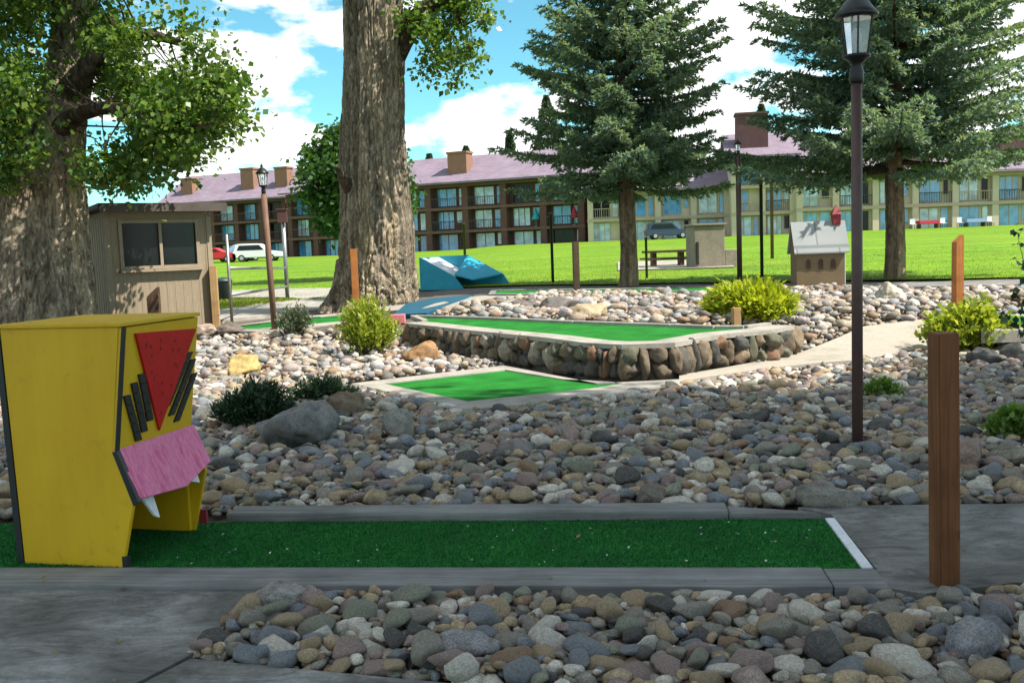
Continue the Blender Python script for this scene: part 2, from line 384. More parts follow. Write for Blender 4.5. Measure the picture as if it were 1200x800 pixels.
path_strip('walkway', [[(240, 366), (240, 378)], [(310, 356), (310, 371)], [(365, 350), (365, 364)], [(400, 346), (400, 360)]], 'light_concrete', .03)
path_strip('walkway', [[(440, 362), (440, 367)], [(520, 353), (520, 362)], [(600, 345), (600, 352)], [(680, 341), (680, 347)], [(780, 338), (780, 343)], [(870, 336), (870, 341)]], 'light_concrete', .03)
path_strip('walkway', [[(985, 335), (985, 341)], [(1060, 332), (1060, 338)], [(1150, 330), (1150, 336)], [(1280, 327), (1280, 333)]], 'concrete', .03)
path_strip('walkway', [[(1090, 340), (1090, 343)], [(1150, 339), (1150, 343)], [(1280, 336), (1280, 340)]], 'light_concrete', .06)

# ------------------------------------------------------------------ near putting green
O = atz(22, 665, .03); E = atz(1020, 665, .03); O.z = E.z = 0; U = (E-O).normalized(); Wd = Vector((-U.y, U.x, 0))
W = (atz(600, 609, .03)-O).dot(Wd); LEN = (E-O).length; STR = math.atan2(U.y, U.x)
pg = empty('putting_green', O, STR, 'long dark green putting strip with white end line in front of the yellow obstacle', 'putting green')
bm = bmesh.new(); prism(bm, [(-1.6, 0, -.05), (LEN-.04, 0, -.05), (LEN-.04, W, -.05), (-1.6, W, -.05)], (0, 0, .075)); obj('turf', bm, 'turf', pg)
NP = 70000; P = np.stack([rng.uniform(-.9, LEN-.045, NP), rng.uniform(.004, W-.004, NP), np.full(NP, .024)], 1); D_ = np.stack([rng.normal(.25, .5, NP), rng.normal(0, .5, NP), np.ones(NP)], 1)
TURF_PILE = (P, D_)
bm = bmesh.new(); bx(bm, (LEN-.038, .002, -.04), (LEN+.012, W-.002, .034), .004); obj('end_line', bm, 'white_paint', pg)
bm = bmesh.new(); bx(bm, (-1.6, -.262, -.06), (LEN-.22, -.004, .036), .008); obj('edge_board', bm, 'kerb_wood', pg)
bm = bmesh.new(); bx(bm, (LEN-.214, -.262, -.06), (LEN+.02, -.004, .030), .008); obj('edge_board', bm, 'kerb_wood', pg)
bm = bmesh.new(); bx(bm, (.75, W+.006, -.06), (LEN-.55, W+.19, .075), .012); obj('edge_board', bm, 'kerb_wood', pg)
bm = bmesh.new(); prism(bm, [(LEN-.546, W+.006, -.06), (LEN-.05, W+.006, -.06), (LEN-.12, W+.06, -.06), (LEN-.546, W+.18, -.06)], (0, 0, .115), .006); obj('edge_board', bm, 'kerb_wood', pg)
V = []
for _ in range(90):
    p = O+U*rng.uniform(.6, LEN-.1)+Wd*rng.uniform(.03, W-.03)+Vector((0, 0, .0285)); s = rng.uniform(.003, .011)*(1.6 if rng.random() < .08 else 1); a = rng.uniform(0, 6.28)
    u = Vector((math.cos(a), math.sin(a), rng.uniform(-.1, .5))); w = Vector((-math.sin(a), math.cos(a), .1))*.6
    V.append([p-u*s, p-w*s, p+u*s, p+w*s+Vector((0, 0, .003))])
tag(poly_mesh('leaf_litter', np.array(V), 4, 'fluff'), kind='stuff')

V = []
M['dead_leaf'] = leaf_mat('dead_leaf', [(.10, .06, .03), (.20, .13, .06), (.30, .22, .10), (.14, .15, .05)], .2, .7)
for _ in range(170):
    px = rng.uniform(20, 1190); py = rng.choice([rng.uniform(600, 690), rng.uniform(690, 795)])
    if 650 < py < 668 and px < 1015: continue
    p = atz(px, py, .03); onstrip = -.01 < (p-O).dot(Wd) < W and (p-O).dot(U) < LEN
    if (onstrip and rng.random() < .8) or (p-O).dot(U) < .7 and (p-O).dot(Wd) > -.05: continue
    if px > 280 and py > 700: continue
    p.z = .04 if -.26 < (p-O).dot(Wd) < 0 else .0335 if onstrip else .022
    a = rng.uniform(0, 6.28); q = rng.uniform(.008, .026); u = Vector((math.cos(a), math.sin(a), rng.uniform(0, .3))); w = Vector((-math.sin(a), math.cos(a), rng.uniform(0, .4)))*.45
    V.append([p-u*q*.6, p-w*q*.6, p+u*q, p+w*q])
tag(poly_mesh('leaf_litter', np.array(V), 4, 'dead_leaf'), kind='stuff')

# ------------------------------------------------------------------ yellow obstacle
YAW = math.radians(-7.5); yb = empty('golf_obstacle', O+U*.545-Matrix.Rotation(YAW, 3, 'Z') @ (U*.545), STR+YAW, 'yellow wooden golf obstacle with red triangle, black bars and pink jaw', 'golf obstacle')
ZT, ZJ, ZL = 1.235, .615, .375; XT, XM, XJ, XB = .625, .535, .64, .545; D0, D1 = .012, W*.84
prof = [(-.03, .012), (XB, .012), (XJ, ZL), (XM, ZJ), (XT, ZT), (-.06, ZT)]
def ypan(y0, y1):
    bm = bmesh.new(); prism(bm, [(x, y0, z) for x, z in prof], (0, y1-y0, 0), .003); return bm
obj('side_panel', ypan(D0, D0+.022), 'yellow', yb)
# far side panel: lower leg only narrower as seen under the jaw
obj('side_panel', ypan(D1-.022, D1), 'yellow', yb)
def plane_pt(s, t, off=0):        # face board: s across 0..1, t down 0..1
    x = XT+(XM-XT)*t; z = ZT+(ZJ-ZT)*t; nx, nz = (ZT-ZJ), -(XT-XM); L = math.hypot(nx, nz)
    return Vector((x+nx/L*off, D0+(D1-D0)*s, z+nz/L*off))
def face_prism(bm, st, o0, o1, bev=0):
    n = plane_pt(0, 0, 1)-plane_pt(0, 0, 0); prism(bm, [plane_pt(s, t, o0) for s, t in st], n*(o1-o0), bev)
bm = bmesh.new(); face_prism(bm, [(0, .005), (1, .005), (1, 1), (0, 1)], .001, .02, .003); obj('face_board', bm, 'yellow', yb)
bm = bmesh.new(); bx(bm, (-.085, D0-.01, ZT+.001), (XT+.028, D1+.01, ZT+.022), .004); obj('top_board', bm, 'yellow', yb)
bm = bmesh.new(); prism(bm, [(-.032, D0+.024, .03), (-.0615, D0+.024, ZT-.002), (-.085, D0+.024, ZT-.002), (-.056, D0+.024, .03)], (0, D1-D0-.048, 0)); obj('back_board', bm, 'black_paint', yb)
bm = bmesh.new(); prism(bm, [(-.032, D0-.004, .02), (-.064, D0-.004, ZT), (-.098, D0-.004, ZT), (-.068, D0-.004, .02)], (0, .03, 0)); obj('edge_strip', bm, 'black_paint', yb)
bm = bmesh.new(); face_prism(bm, [(-.012, .0), (.035, .0), (.035, 1.0), (-.012, 1.0)], .021, .027); obj('edge_strip', bm, 'black_paint', yb)
bm = bmesh.new(); prism(bm, [(XM+.004, D0-.006, ZJ), (XM+.03, D0-.006, ZJ+.004), (XJ+.028, D0-.006, ZL-.01), (XJ-.002, D0-.006, ZL-.03)], (0, .03, 0)); obj('edge_strip', bm, 'black_paint', yb)
bm = bmesh.new(); face_prism(bm, [(.14, .06), (.955, .10), (.52, .93)], .0205, .034, .002); tri = obj('triangle_nose', bm, 'red_paint', yb)
bm = bmesh.new()
for i in range(16):
    a, b = random.random(), random.random()
    if a+b > 1: a, b = 1-a, 1-b
    s = .14+(.955-.14)*(.08+.8*a)+(.52-.14)*b*.84; t = .10+.8*b*.88+.04*a
    if t > .8 or abs(s-.53) > .38*(1-t): continue
    p = plane_pt(s, t, .0345); face_prism(bm, [(s-.012, t), (s, t-.016), (s+.012, t), (s, t+.016)], .0335, .037)
obj('seed_dots', bm, 'dark_red', tri)
def bars(pairs):
    bm = bmesh.new()
    for (s0, t0, s1, t1) in pairs:
        for k in range(5):
            a, b = (k+.025)/5, (k+.975)/5; w = .038
            q = [(s0+(s1-s0)*a-w, t0+(t1-t0)*a), (s0+(s1-s0)*a+w, t0+(t1-t0)*a), (s0+(s1-s0)*b+w, t0+(t1-t0)*b), (s0+(s1-s0)*b-w, t0+(t1-t0)*b)]
            face_prism(bm, q, .0205, .031, .001)
    return obj('eye_bars', bm, 'black_paint', yb)
bars([(.085, .55, .265, .96), (.165, .46, .335, .90), (.25, .40, .40, .82)])
bars([(.955, .37, .68, .83), (.90, .30, .61, .74), (.985, .50, .76, .90)])
# jaw: a pentagon that slopes outwards
def jaw_pt(s, t, off=0):
    x = XM+(XJ-XM)*t; z = ZJ+(ZL-ZJ)*t; nx, nz = (ZJ-ZL), (XJ-XM); L = math.hypot(nx, nz)
    return Vector((x+nx/L*off, D0-.005+(D1-D0+.03)*s, z+nz/L*off))
jn = jaw_pt(0, 0, 1)-jaw_pt(0, 0, 0)
bm = bmesh.new(); prism(bm, [jaw_pt(s, t, .004) for s, t in ((0, .0), (1, .0), (1, .87), (.58, 1.16), (.03, 1.03))], jn*.022, .003); obj('jaw_board', bm, 'pink_paint', yb)
def tooth(s0, wdt, z1, x):
    bm = bmesh.new(); y0 = D0+(D1-D0)*s0
    prism(bm, [(x, y0, ZL-.01), (x, y0+wdt, ZL-.01), (x+.015, y0+wdt*1.02, z1+.05), (x+.05, y0+wdt*.8, z1), (x+.05, y0+wdt*.4, z1+.02)], (.018, 0, 0), .003); return obj('tooth', bm, 'white_paint', yb)
tooth(.15, .10, .235, XJ-.05); tooth(.66, .15, .325, XJ-.05)
bm = bmesh.new(); bx(bm, (.06, D0+.024, .03), (.08, D1-.024, .55)); obj('inner_board', bm, 'yellow', yb)
bm = bmesh.new(); bx(bm, (.09, D1-.05, .03), (XB-.01, D1-.025, .36)); obj('inner_board', bm, 'yellow', yb)
box_obj('foot_block', (XB+.002, D0-.002, .028), (XB+.03, D0+.03, .085), 'black_paint', yb)
box_obj('foot_block', (XJ-.075, D1+.002, .06), (XJ-.03, D1+.02, .14), 'dark_red', yb)

# ------------------------------------------------------------------ cobbles
def stone_variant(sub, seed, facets=9):
    r = random.Random(seed); bm = bmesh.new(); bmesh.ops.create_icosphere(bm, subdivisions=sub, radius=1)
    off = Vector((seed*3.7, seed*1.3, 5.1)); pl = [(Vector((r.gauss(0, 1), r.gauss(0, 1), r.gauss(0, 1))).normalized(), r.uniform(.52, .88)) for _ in range(facets)]
    for v in bm.verts:
        d = v.co.normalized(); q = d*(1+.24*noise.noise(d*.9+off)+.14*noise.noise(d*2.1+off))
        for nn, h in pl:
            e = q.dot(nn)-h
            if e > 0: q -= nn*e*.9
        if sub > 2: q *= 1+.03*noise.noise(d*5+off)+.014*noise.noise(d*13+off)
        v.co = q
    return bm
NVAR = 22
VAR = []
for k in range(NVAR):
    bm = stone_variant(3, k+1); me = bpy.data.meshes.new('cobble'); bm.to_mesh(me); bm.free()
    me.materials.append(M['cobble']); me.polygons.foreach_set('use_smooth', [True]*len(me.polygons)); VAR.append(me)
LOW = []
for sub in (2, 1):
    L = []
    for k in range(NVAR):
        bm = stone_variant(sub, k+1); bm.verts.ensure_lookup_table()
        L.append((np.array([v.co[:] for v in bm.verts]), np.array([[v.index for v in f.verts] for f in bm.faces]))); bm.free()
    LOW.append(L)
def pip(poly, x, y):
    c = False; j = len(poly)-1
    for i in range(len(poly)):
        xi, yi = poly[i]; xj, yj = poly[j]
        if (yi > y) != (yj > y) and x < (xj-xi)*(y-yi)/(yj-yi)+xi: c = not c
        j = i
    return c
STONES = []          # (bed, x, y, z, a, b, c, rot, tilt, var)
BOULDERS = []        # reserved circles
def fill_bed(bed, pxpoly, size, cover, res, seed, cand=4, zfun=None):
    r = np.random.default_rng(seed); P = [(lambda q: (q.x, q.y))(at(*p)) for p in pxpoly]
    xs, ys = [p[0] for p in P], [p[1] for p in P]; x0, x1, y0, y1 = min(xs)-.3, max(xs)+.3, min(ys)-.3, max(ys)+.3
    nx, ny = int((x1-x0)/res)+1, int((y1-y0)/res)+1; H = np.zeros((nx, ny))
    area = abs(sum(P[i-1][0]*P[i][1]-P[i][0]*P[i-1][1] for i in range(len(P))))/2; put = 0
    while put < area*cover:
        a = float(np.clip(r.lognormal(math.log(size), .50), size*.35, size*2.8)); b = a*r.uniform(.62, .95); c = a*r.uniform(.40, .66); th = r.uniform(0, PI)
        best = None
        for _ in range(cand):
            for _ in range(60):
                x, y = r.uniform(x0, x1), r.uniform(y0, y1)
                if pip(P, x, y): break
            else: continue
            if any((x-bx_)**2+(y-by_)**2 < (br_*.8+a*.5)**2 for bx_, by_, br_ in BOULDERS): continue
            i0, i1 = max(0, int((x-a-x0)/res)), min(nx, int((x+a-x0)/res)+2); j0, j1 = max(0, int((y-a-y0)/res)), min(ny, int((y+a-y0)/res)+2)
            X, Y = np.meshgrid(x0+np.arange(i0, i1)*res-x, y0+np.arange(j0, j1)*res-y, indexing='ij')
            u = (X*math.cos(th)+Y*math.sin(th))/a; w = (-X*math.sin(th)+Y*math.cos(th))/b; e = u*u+w*w; mk = e < 1
            if not mk.any(): continue
            h = float(np.percentile(H[i0:i1, j0:j1][mk], 50))
            if best is None or h < best[0]: best = (h, x, y, i0, i1, j0, j1, e, mk)
        put += PI*a*b
        if best is None: continue
        h, x, y, i0, i1, j0, j1, e, mk = best
        if h > size*1.3: continue
        zc = h+c*.62; S = H[i0:i1, j0:j1]; top = np.where(mk, zc+c*np.sqrt(np.clip(1-e, 0, 1)), 0); np.maximum(S, top, out=S)
        zb = (zfun(x, y) if zfun else T(x, y))-.02
        STONES.append([bed, x, y, zb+zc, a, b, c, th, r.normal(0, .3), int(r.integers(NVAR)), r.random()])

# ------------------------------------------------------------------ boulders
def boulder(px, py, wpx, hpx, col, label, seed, depth=1.0, rough=.22, name='boulder', facets=9):
    p = at(px, py); d = p.y; w = wpx*d/F*.5; h = hpx*d/F
    bm = stone_variant(4, seed, facets); off = Vector((seed*2.1, 7, seed))
    for v in bm.verts:
        dd = v.co.normalized(); v.co *= 1+rough*.5*noise.noise(dd*2.6+off)+rough*.18*noise.noise(dd*8+off)
        v.co = Vector((v.co.x*w*1.06, v.co.y*w*depth, (v.co.z*.62+.36)*h))
    o = obj(name, bm, 'cobble', None, True); o.location = (p.x, p.y+w*depth*.6, p.z-.02); o.color = (*col, 1); tag(o, label, 'rock')
    BOULDERS.append((p.x, p.y+w*depth*.6, w)); return o
boulder(343, 524, 92, 60, (.15, .145, .14), 'large rough grey boulder in front of the dark juniper bush', 21, .9, .35)
boulder(405, 490, 40, 44, (.14, .10, .065), 'upright brown boulder right of the large grey boulder', 22, .8, .35)
boulder(466, 515, 42, 38, (.22, .21, .185), 'rounded pale grey boulder right of the upright brown boulder', 23)
boulder(283, 442, 46, 26, (.40, .28, .10), 'rounded ochre yellow boulder on the sunlit pebbles behind the yellow obstacle', 24)
boulder(491, 425, 42, 28, (.25, .13, .055), 'orange brown boulder beside the left end of the stone wall', 25)
boulder(656, 366, 42, 25, (.12, .105, .10), 'dark grey brown boulder by the dark post on the far rock bed', 26)
boulder(692, 374, 46, 22, (.36, .27, .17), 'flat tan boulder just behind the raised green', 27)
boulder(612, 364, 46, 14, (.10, .085, .08), 'low dark boulder left of the grey brown boulder', 28)
boulder(1048, 356, 34, 26, (.42, .36, .28), 'pale sunlit boulder below the right spruce trunk', 29, 1, .4)
boulder(325, 712, 62, 36, (.22, .20, .185), 'big rounded grey boulder at left corner of the front rock bed', 30, .8, .15, facets=3)
boulder(975, 596, 72, 34, (.15, .14, .12), 'grey brown boulder just beyond the white end line', 31, .7, .25)
boulder(765, 588, 52, 24, (.15, .125, .095), 'tan brown boulder behind the middle of the long putting strip', 32, .7)
boulder(1140, 548, 42, 38, (.25, .17, .14), 'pinkish boulder right of the big brown post', 33, .8, .3)
boulder(1188, 545, 56, 28, (.19, .165, .13), 'tan boulder at right edge below the green weed', 34, .7, .2)
boulder(1160, 428, 50, 22, (.10, .095, .09), 'dark flat boulder beneath the yellow green shrub', 35, .8, .3)
boulder(1192, 424, 40, 24, (.14, .13, .11), 'grey boulder beneath the right side of the yellow green shrub', 36, .8, .3)
boulder(1110, 420, 30, 16, (.34, .26, .18), 'tan boulder at the far edge of the middle rock bed', 37)
boulder(605, 532, 50, 20, (.17, .15, .14), 'broad flat grey boulder in the middle rock bed', 38, .7)
boulder(1150, 772, 68, 52, (.17, .165, .175), 'large rounded mauve grey boulder in the front rock bed near the brown post', 39, .8, .18, facets=4)
boulder(545, 772, 80, 42, (.20, .185, .185), 'large pinkish grey boulder in the middle of the front rock bed', 40, .6, .15, facets=4)
boulder(235, 398, 34, 20, (.33, .24, .19), 'pinkish rock beside the orange post near the booth', 41, .8, .3)
boulder(266, 394, 36, 20, (.13, .105, .085), 'dark brown rock left of the brown lamp post base', 42, .8, .3)
boulder(880, 364, 40, 14, (.33, .21, .14), 'reddish tan rock under the lime green mound', 43)

LOWER = [(415, 450), (548, 480), (720, 462), (800, 449), (760, 430), (620, 422)]
bed_mid = [(-80, 604), (-80, 440), (240, 440), (415, 456), (550, 486), (720, 466), (800, 453), (905, 436), (1010, 427), (1085, 412), (1300, 404), (1300, 586), (940, 590), (240, 600)]
fill_bed('front', [(290, 698), (1330, 690), (1330, 1000), (640, 870), (545, 806), (205, 778), (225, 752)], .013, .10, .010, 12, 1)
fill_bed('front', [(303, 700), (330, 697), (700, 703), (1000, 703), (1040, 703), (1085, 706), (1330, 690), (1330, 1000), (640, 860), (560, 800), (222, 768), (250, 748)], .032, 2.3, .010, 1, 5)
fill_bed('middle', bed_mid, .036, 1.8, .015, 2)
fill_bed('left', [(200, 442), (215, 392), (300, 392), (420, 392), (470, 388), (515, 393), (590, 428), (420, 446)], .049, 1.6, .03, 3)
fill_bed('right', [(880, 430), (915, 389), (850, 374), (836, 346), (920, 338), (1110, 342), (1300, 340), (1300, 364), (1085, 374), (1005, 384), (950, 408)], .055, 1.6, .04, 4)
fill_bed('far', [(505, 370), (590, 354), (640, 346), (836, 346), (880, 374), (842, 383), (787, 381), (673, 377), (560, 373)], .058, 1.6, .04, 5)
fill_bed('front', [(1095, 690), (1330, 676), (1330, 690), (1100, 699)], .05, 1.2, .012, 6)
# apparent size -> the largest become objects of their own
for s in STONES:
    v = CAM_M.inverted() @ Vector((s[1], s[2], s[3])); px, py = 600-v.x/v.z*F, 400+v.y/v.z*F
    s.append(s[4]/max(1, -v.z) if (5 < px < 1195 and py < 795 and v.z < 0) else 0); s.append(px); s.append(py)
order = sorted(range(len(STONES)), key=lambda i: -STONES[i][11]); NEAR = set(order[:292])
ROT = lambda th, ti, tj: (Matrix.Rotation(th, 3, 'Z') @ Matrix.Rotation(ti, 3, 'X') @ Matrix.Rotation(tj, 3, 'Y'))
mass = {}
for i, s in enumerate(STONES):
    bed, x, y, z, a, b, c, th, ti, var, rc, ap, px, py = s
    if i in NEAR:
        o = bpy.data.objects.new('cobble', VAR[var]); C.objects.link(o); o.location = (x, y, z)
        R = ROT(th, ti, ti*.7); o.rotation_euler = R.to_euler(); o.scale = (a*1.08, b*1.08, c*1.12)
        idx = [0, .12, .30, .52, .60, .76, .90, .93]; k = max(j for j in range(8) if rc >= idx[j]); nm, col = PAL[k]
        sz = 'big' if a > .078 else 'medium' if a > .058 else 'small'
        if bed == 'front':
            w = 'in the front bed by the concrete pad' if px < 420 else 'in the front bed below the middle of the strip' if px < 720 else 'in the front bed below the strip end' if px < 1000 else 'in the front bed below the brown post'
        elif bed == 'middle':
            w = 'in the middle bed behind the yellow obstacle' if px < 420 else 'in the middle bed behind the long strip' if px < 800 else 'in the middle bed around the black lamp post' if px < 1090 else 'in the middle bed right of the brown post'
        else: w = 'on the sunlit rock bed'
        o.color = (*col, 1); shape = 'elongated' if b/a < .72 else 'round' if b/a > .86 else 'oval'
        tag(o, f'{sz} {shape} {nm} river cobble {w}', 'cobble', 'river cobbles ' + w)
    else: mass.setdefault(bed, []).append(s)
for bed, L in mass.items():
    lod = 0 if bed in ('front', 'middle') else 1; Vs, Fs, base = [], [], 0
    for (_, x, y, z, a, b, c, th, ti, var, rc, ap, px, py) in L:
        v, f = LOW[lod][var]; R = np.array(ROT(th, ti, ti*.7)); q = (v*np.array([a*1.08, b*1.08, c*1.12])) @ R.T+np.array([x, y, z]); Vs.append(q); Fs.append(f+base); base += len(v)
    Vs = np.concatenate(Vs); Fs = np.concatenate(Fs); me = bpy.data.meshes.new('river_cobbles'); me.vertices.add(len(Vs)); me.vertices.foreach_set('co', Vs.reshape(-1).astype(np.float32))
    me.loops.add(len(Fs)*3); me.loops.foreach_set('vertex_index', Fs.reshape(-1).astype(np.int32)); me.polygons.add(len(Fs)); me.polygons.foreach_set('loop_start', np.arange(0, len(Fs)*3, 3, dtype=np.int32)); me.update(calc_edges=True)
    tag(link_mesh('river_cobbles', me, 'cobble_mass' if bed in ('front', 'middle') else 'cobble_sunlit', None, True), kind='stuff')

# ------------------------------------------------------------------ lower green, stone wall, raised green
def px_green(name, label, outer, inner, z, th=.12, kmat='light_concrete', tz=-.015):
    c = sum((atz(x, y, z) for x, y in outer), Vector())/len(outer); c.z = 0
    t = empty(name, c, 0, label, 'putting green')
    bm = bmesh.new(); Po = [atz(x, y, z)-c for x, y in outer]; Pi = [atz(x, y, z)-c for x, y in inner]; n = len(Po)
    vo = [bm.verts.new(p) for p in Po]; vi = [bm.verts.new(p) for p in Pi]
    lo = [bm.verts.new(p-Vector((0, 0, th))) for p in Po]; li = [bm.verts.new(p-Vector((0, 0, .05))) for p in Pi]
    for i in range(n):
        j = (i+1) % n; bm.faces.new((vo[i], vo[j], vi[j], vi[i])); bm.faces.new((lo[i], lo[j], vo[j], vo[i])); bm.faces.new((vi[i], vi[j], li[j], li[i]))
    obj('kerb', bm, kmat, t)
    bm = bmesh.new(); bm.faces.new([bm.verts.new(Vector((p.x, p.y, p.z+tz))) for p in Pi]); bmesh.ops.triangulate(bm, faces=bm.faces); obj('turf', bm, 'turf', t); return t
px_green('putting_green', 'bright green four sided putting green on the ground below the stone wall',
         [(412, 449), (548, 480), (725, 463), (800, 450), (796, 444), (700, 449), (590, 428)], [(448, 449), (548, 470), (700, 454), (730, 449), (715, 447), (660, 444), (592, 433)], .05)
ZW = .41
top_line = [(478, 378), (560, 387), (645, 395), (690, 401), (730, 403), (787, 401), (843, 391), (900, 386), (926, 381)]
bot_line = [(490, 392), (566, 412), (645, 433), (702, 446), (758, 443), (795, 440), (843, 433), (905, 424), (930, 416)]
WT = [atz(x, y, ZW) for x, y in top_line]; WB = [atz(x, y, 0) for x, y in bot_line]
for a, b in zip(WT, WB): print('wall', a[:], b[:])
WB = [Vector((t.x, t.y, 0))+(Vector((b.x, b.y, 0))-Vector((t.x, t.y, 0))).normalized()*min(.22, (Vector((b.x, b.y, 0))-Vector((t.x, t.y, 0))).length) for t, b in zip(WT, WB)]
sw = empty('stone_wall', (WT[4].x, WT[4].y, 0), 0, 'low retaining wall of upright brown stones holding up the raised green', 'wall'); wo = Vector((WT[4].x, WT[4].y, 0))
back = [atz(x, y, ZW) for x, y in [(872, 384), (838, 384), (787, 382), (673, 378), (560, 373), (484, 371)]]
bm = bmesh.new(); Pw = [p-wo for p in WT+back]
prism(bm, [Vector((p.x, p.y, -.05)) for p in Pw], (0, 0, ZW+.02)); obj('mortar_core', bm, 'mortar', sw)
WALLV = []
for k_ in range(16):
    bm = stone_variant(3, 200+k_, 9); off = Vector((k_*3.1, 2, 8))
    for v in bm.verts: dd = v.co.normalized(); v.co *= 1+.20*noise.noise(dd*2.4+off)+.09*noise.noise(dd*6+off)
    bm.verts.ensure_lookup_table(); WALLV.append((np.array([v.co[:] for v in bm.verts]), np.array([[v.index for v in f.verts] for f in bm.faces]))); bm.free()
# stones set into the face
Vs, Fs, base = [], [], 0
segs = list(zip(WT, WT[1:])); r = random.Random(5)
for (a, b) in segs:
    d = (b-a); L = d.length; d = d/L; nrm = Vector((d.y, -d.x, 0))
    t = r.uniform(-.03, .04)
    while t < L:
        w = r.choice((.10, .13, .17, .22, .28))*r.uniform(.9, 1.1); split = r.random() < (.75 if w > .16 else .3)
        for hh, zc in (((.38*r.uniform(.9, 1.06)), .185),) if not split else ((r.uniform(.17, .23), .09), (r.uniform(.17, .22), .285)):
            k = r.uniform(.9, 1.1); p = a+d*(t+w/2+r.uniform(-.015, .015))-wo; q = np.array([p.x+nrm.x*.03, p.y+nrm.y*.03, zc+r.uniform(-.015, .015)])
            v, f = WALLV[r.randrange(16)]; dp = r.uniform(.09, .15); ax = np.array([[d.x*w*.66*k, nrm.x*dp, 0], [d.y*w*.66*k, nrm.y*dp, 0], [0, 0, hh*.57]])
            Rr = np.array(ROT(0, 0, r.uniform(-.45, .45))); Vs.append((v @ Rr.T) @ ax.T+q); Fs.append(f+base); base += len(v)
        t += w*.96
Vs = np.concatenate(Vs); Fs = np.concatenate(Fs); me = bpy.data.meshes.new('facing_stones'); me.from_pydata(Vs.tolist(), [], Fs.tolist())
n = NT('wall_stone'); v = n.coord('Object'); ge = n.add('ShaderNodeNewGeometry')
base_c = n.ramp(ge.outputs['Random Per Island'], [(0, (.12, .088, .056)), (.2, (.075, .062, .048)), (.4, (.16, .115, .068)), (.55, (.06, .056, .048)), (.7, (.16, .085, .046)), (.82, (.095, .09, .056)), (.92, (.23, .195, .145))], 'CONSTANT')
f = n.noise(v, 14, 6, .7); n.color(n.mix(1, base_c, n.ramp(f, [(.3, g(.55)), (.7, g(1.35))]), 'MULTIPLY')); n.bump(f, .6, .02); M['wall_stone'] = n.done(.85)
link_mesh('stone_facing', me, 'wall_stone', sw, True)
# cap along the wall
bm = bmesh.new(); inn = []
for i, p in enumerate(WT):
    d = (WT[min(i+1, len(WT)-1)]-WT[max(i-1, 0)]).normalized(); inn.append(p+Vector((-d.y, d.x, 0))*.30)
outp = [p-(q-p).normalized()*.06 for p, q in zip(WT, inn)]
rows = [[bm.verts.new(p-wo+Vector((0, 0, dz))) for p in L] for L, dz in ((outp, -.055), (outp, .0), (inn, .0), (inn, -.055))]
for a, b in zip(rows, rows[1:]+rows[:1]):
    for i in range(len(WT)-1): bm.faces.new((a[i], a[i+1], b[i+1], b[i]))
bm.faces.new([q[0] for q in rows]); bm.faces.new([q[-1] for q in rows][::-1]); obj('cap', bm, 'light_concrete', sw)
rg = empty('putting_green', (inn[4].x, inn[4].y, ZW), 0, 'long narrow raised putting green on top of the stone wall', 'putting green'); ro = rg.location.copy()
bm = bmesh.new(); P = [p-ro for p in inn]+[p-ro for p in back]
bm.faces.new([bm.verts.new(Vector((p.x, p.y, -.012))) for p in P]); bmesh.ops.triangulate(bm, faces=bm.faces); obj('turf', bm, 'turf', rg)
bm = bmesh.new(); bb = [inn[-1]]+back+[inn[0]]
for p, q in zip(bb, bb[1:]):
    d = (q-p); Lq = d.length; ang = math.atan2(d.y, d.x)
    bx(bm, (0, -.05, -.07), (Lq-.01, .05, .03), .01, Matrix.Translation(p-ro) @ Matrix.Rotation(ang, 4, 'Z'))
obj('kerb', bm, 'light_concrete', rg)
px_green('putting_green', 'thin strip of green carpet at the foot of the big cottonwood', [(240, 387), (300, 388), (470, 373), (490, 366), (430, 364), (340, 372)], [(252, 385), (302, 385), (462, 371), (480, 368), (432, 366), (342, 374)], .22, .3)
px_green('putting_green', 'long dark green carpet strip along the lawn edge behind the dark post', [(572, 345), (700, 344), (866, 340), (872, 334.5), (700, 338), (576, 339)], [(580, 344), (700, 343), (860, 339), (864, 335.6), (700, 339), (582, 340)], .46, .12, 'concrete')
px_green('putting_green', 'patch of green carpet at the right edge behind the shrub', [(1150, 388), (1280, 384), (1280, 356), (1172, 362)], [(1158, 385), (1274, 381), (1274, 359), (1176, 364)], at(1215, 372).z+.05, .15)

# ------------------------------------------------------------------ posts and lamps
def post(px, py_base, py_top, wpx, mat, label, cap='slant', lean=0):
    p = at(px, py_base); d = p.y; w = wpx*d/F; h = (py_base-py_top)*d/F*1.03
    bm = bmesh.new()
    prism(bm, [(-w/2, -w/2, -.15), (w/2, -w/2, -.15), (w/2, w/2, -.15), (-w/2, w/2, -.15)], (0, 0, h+.15), w*.05)
    if cap == 'slant':
        for v in bm.verts:
            if v.co.z > h*.8: v.co.z += (v.co.x/w)*w*.9
    o = obj('wooden_post', bm, mat); o.location = p; o.rotation_euler = (0, lean, .12); tag(o, label, 'post'); return o
bpost = post(1107, 688, 388, 26, 'post', 'thick square reddish brown post at the right of the long putting strip', 'flat', -.012)
post(1122, 364, 282, 10, 'post_orange', 'thin orange wooden post standing behind the yellow green shrub')
post(676, 345, 285, 7, 'post_dark', 'dark red brown post on the far rock bed, left of the spruce trunk', 'flat')
post(254, 383, 314, 8, 'post_tan', 'tan orange post beside the right corner of the booth', 'flat')
post(418, 368, 294, 8, 'post_orange', 'orange post in front of the big cottonwood trunk', 'flat')
post(863, 386, 361, 9, 'post_tan', 'short tan stub post beside the raised green', 'flat')
post(183, 392, 343, 13, 'post_dark', 'short dark post with slanted top in front of the booth')

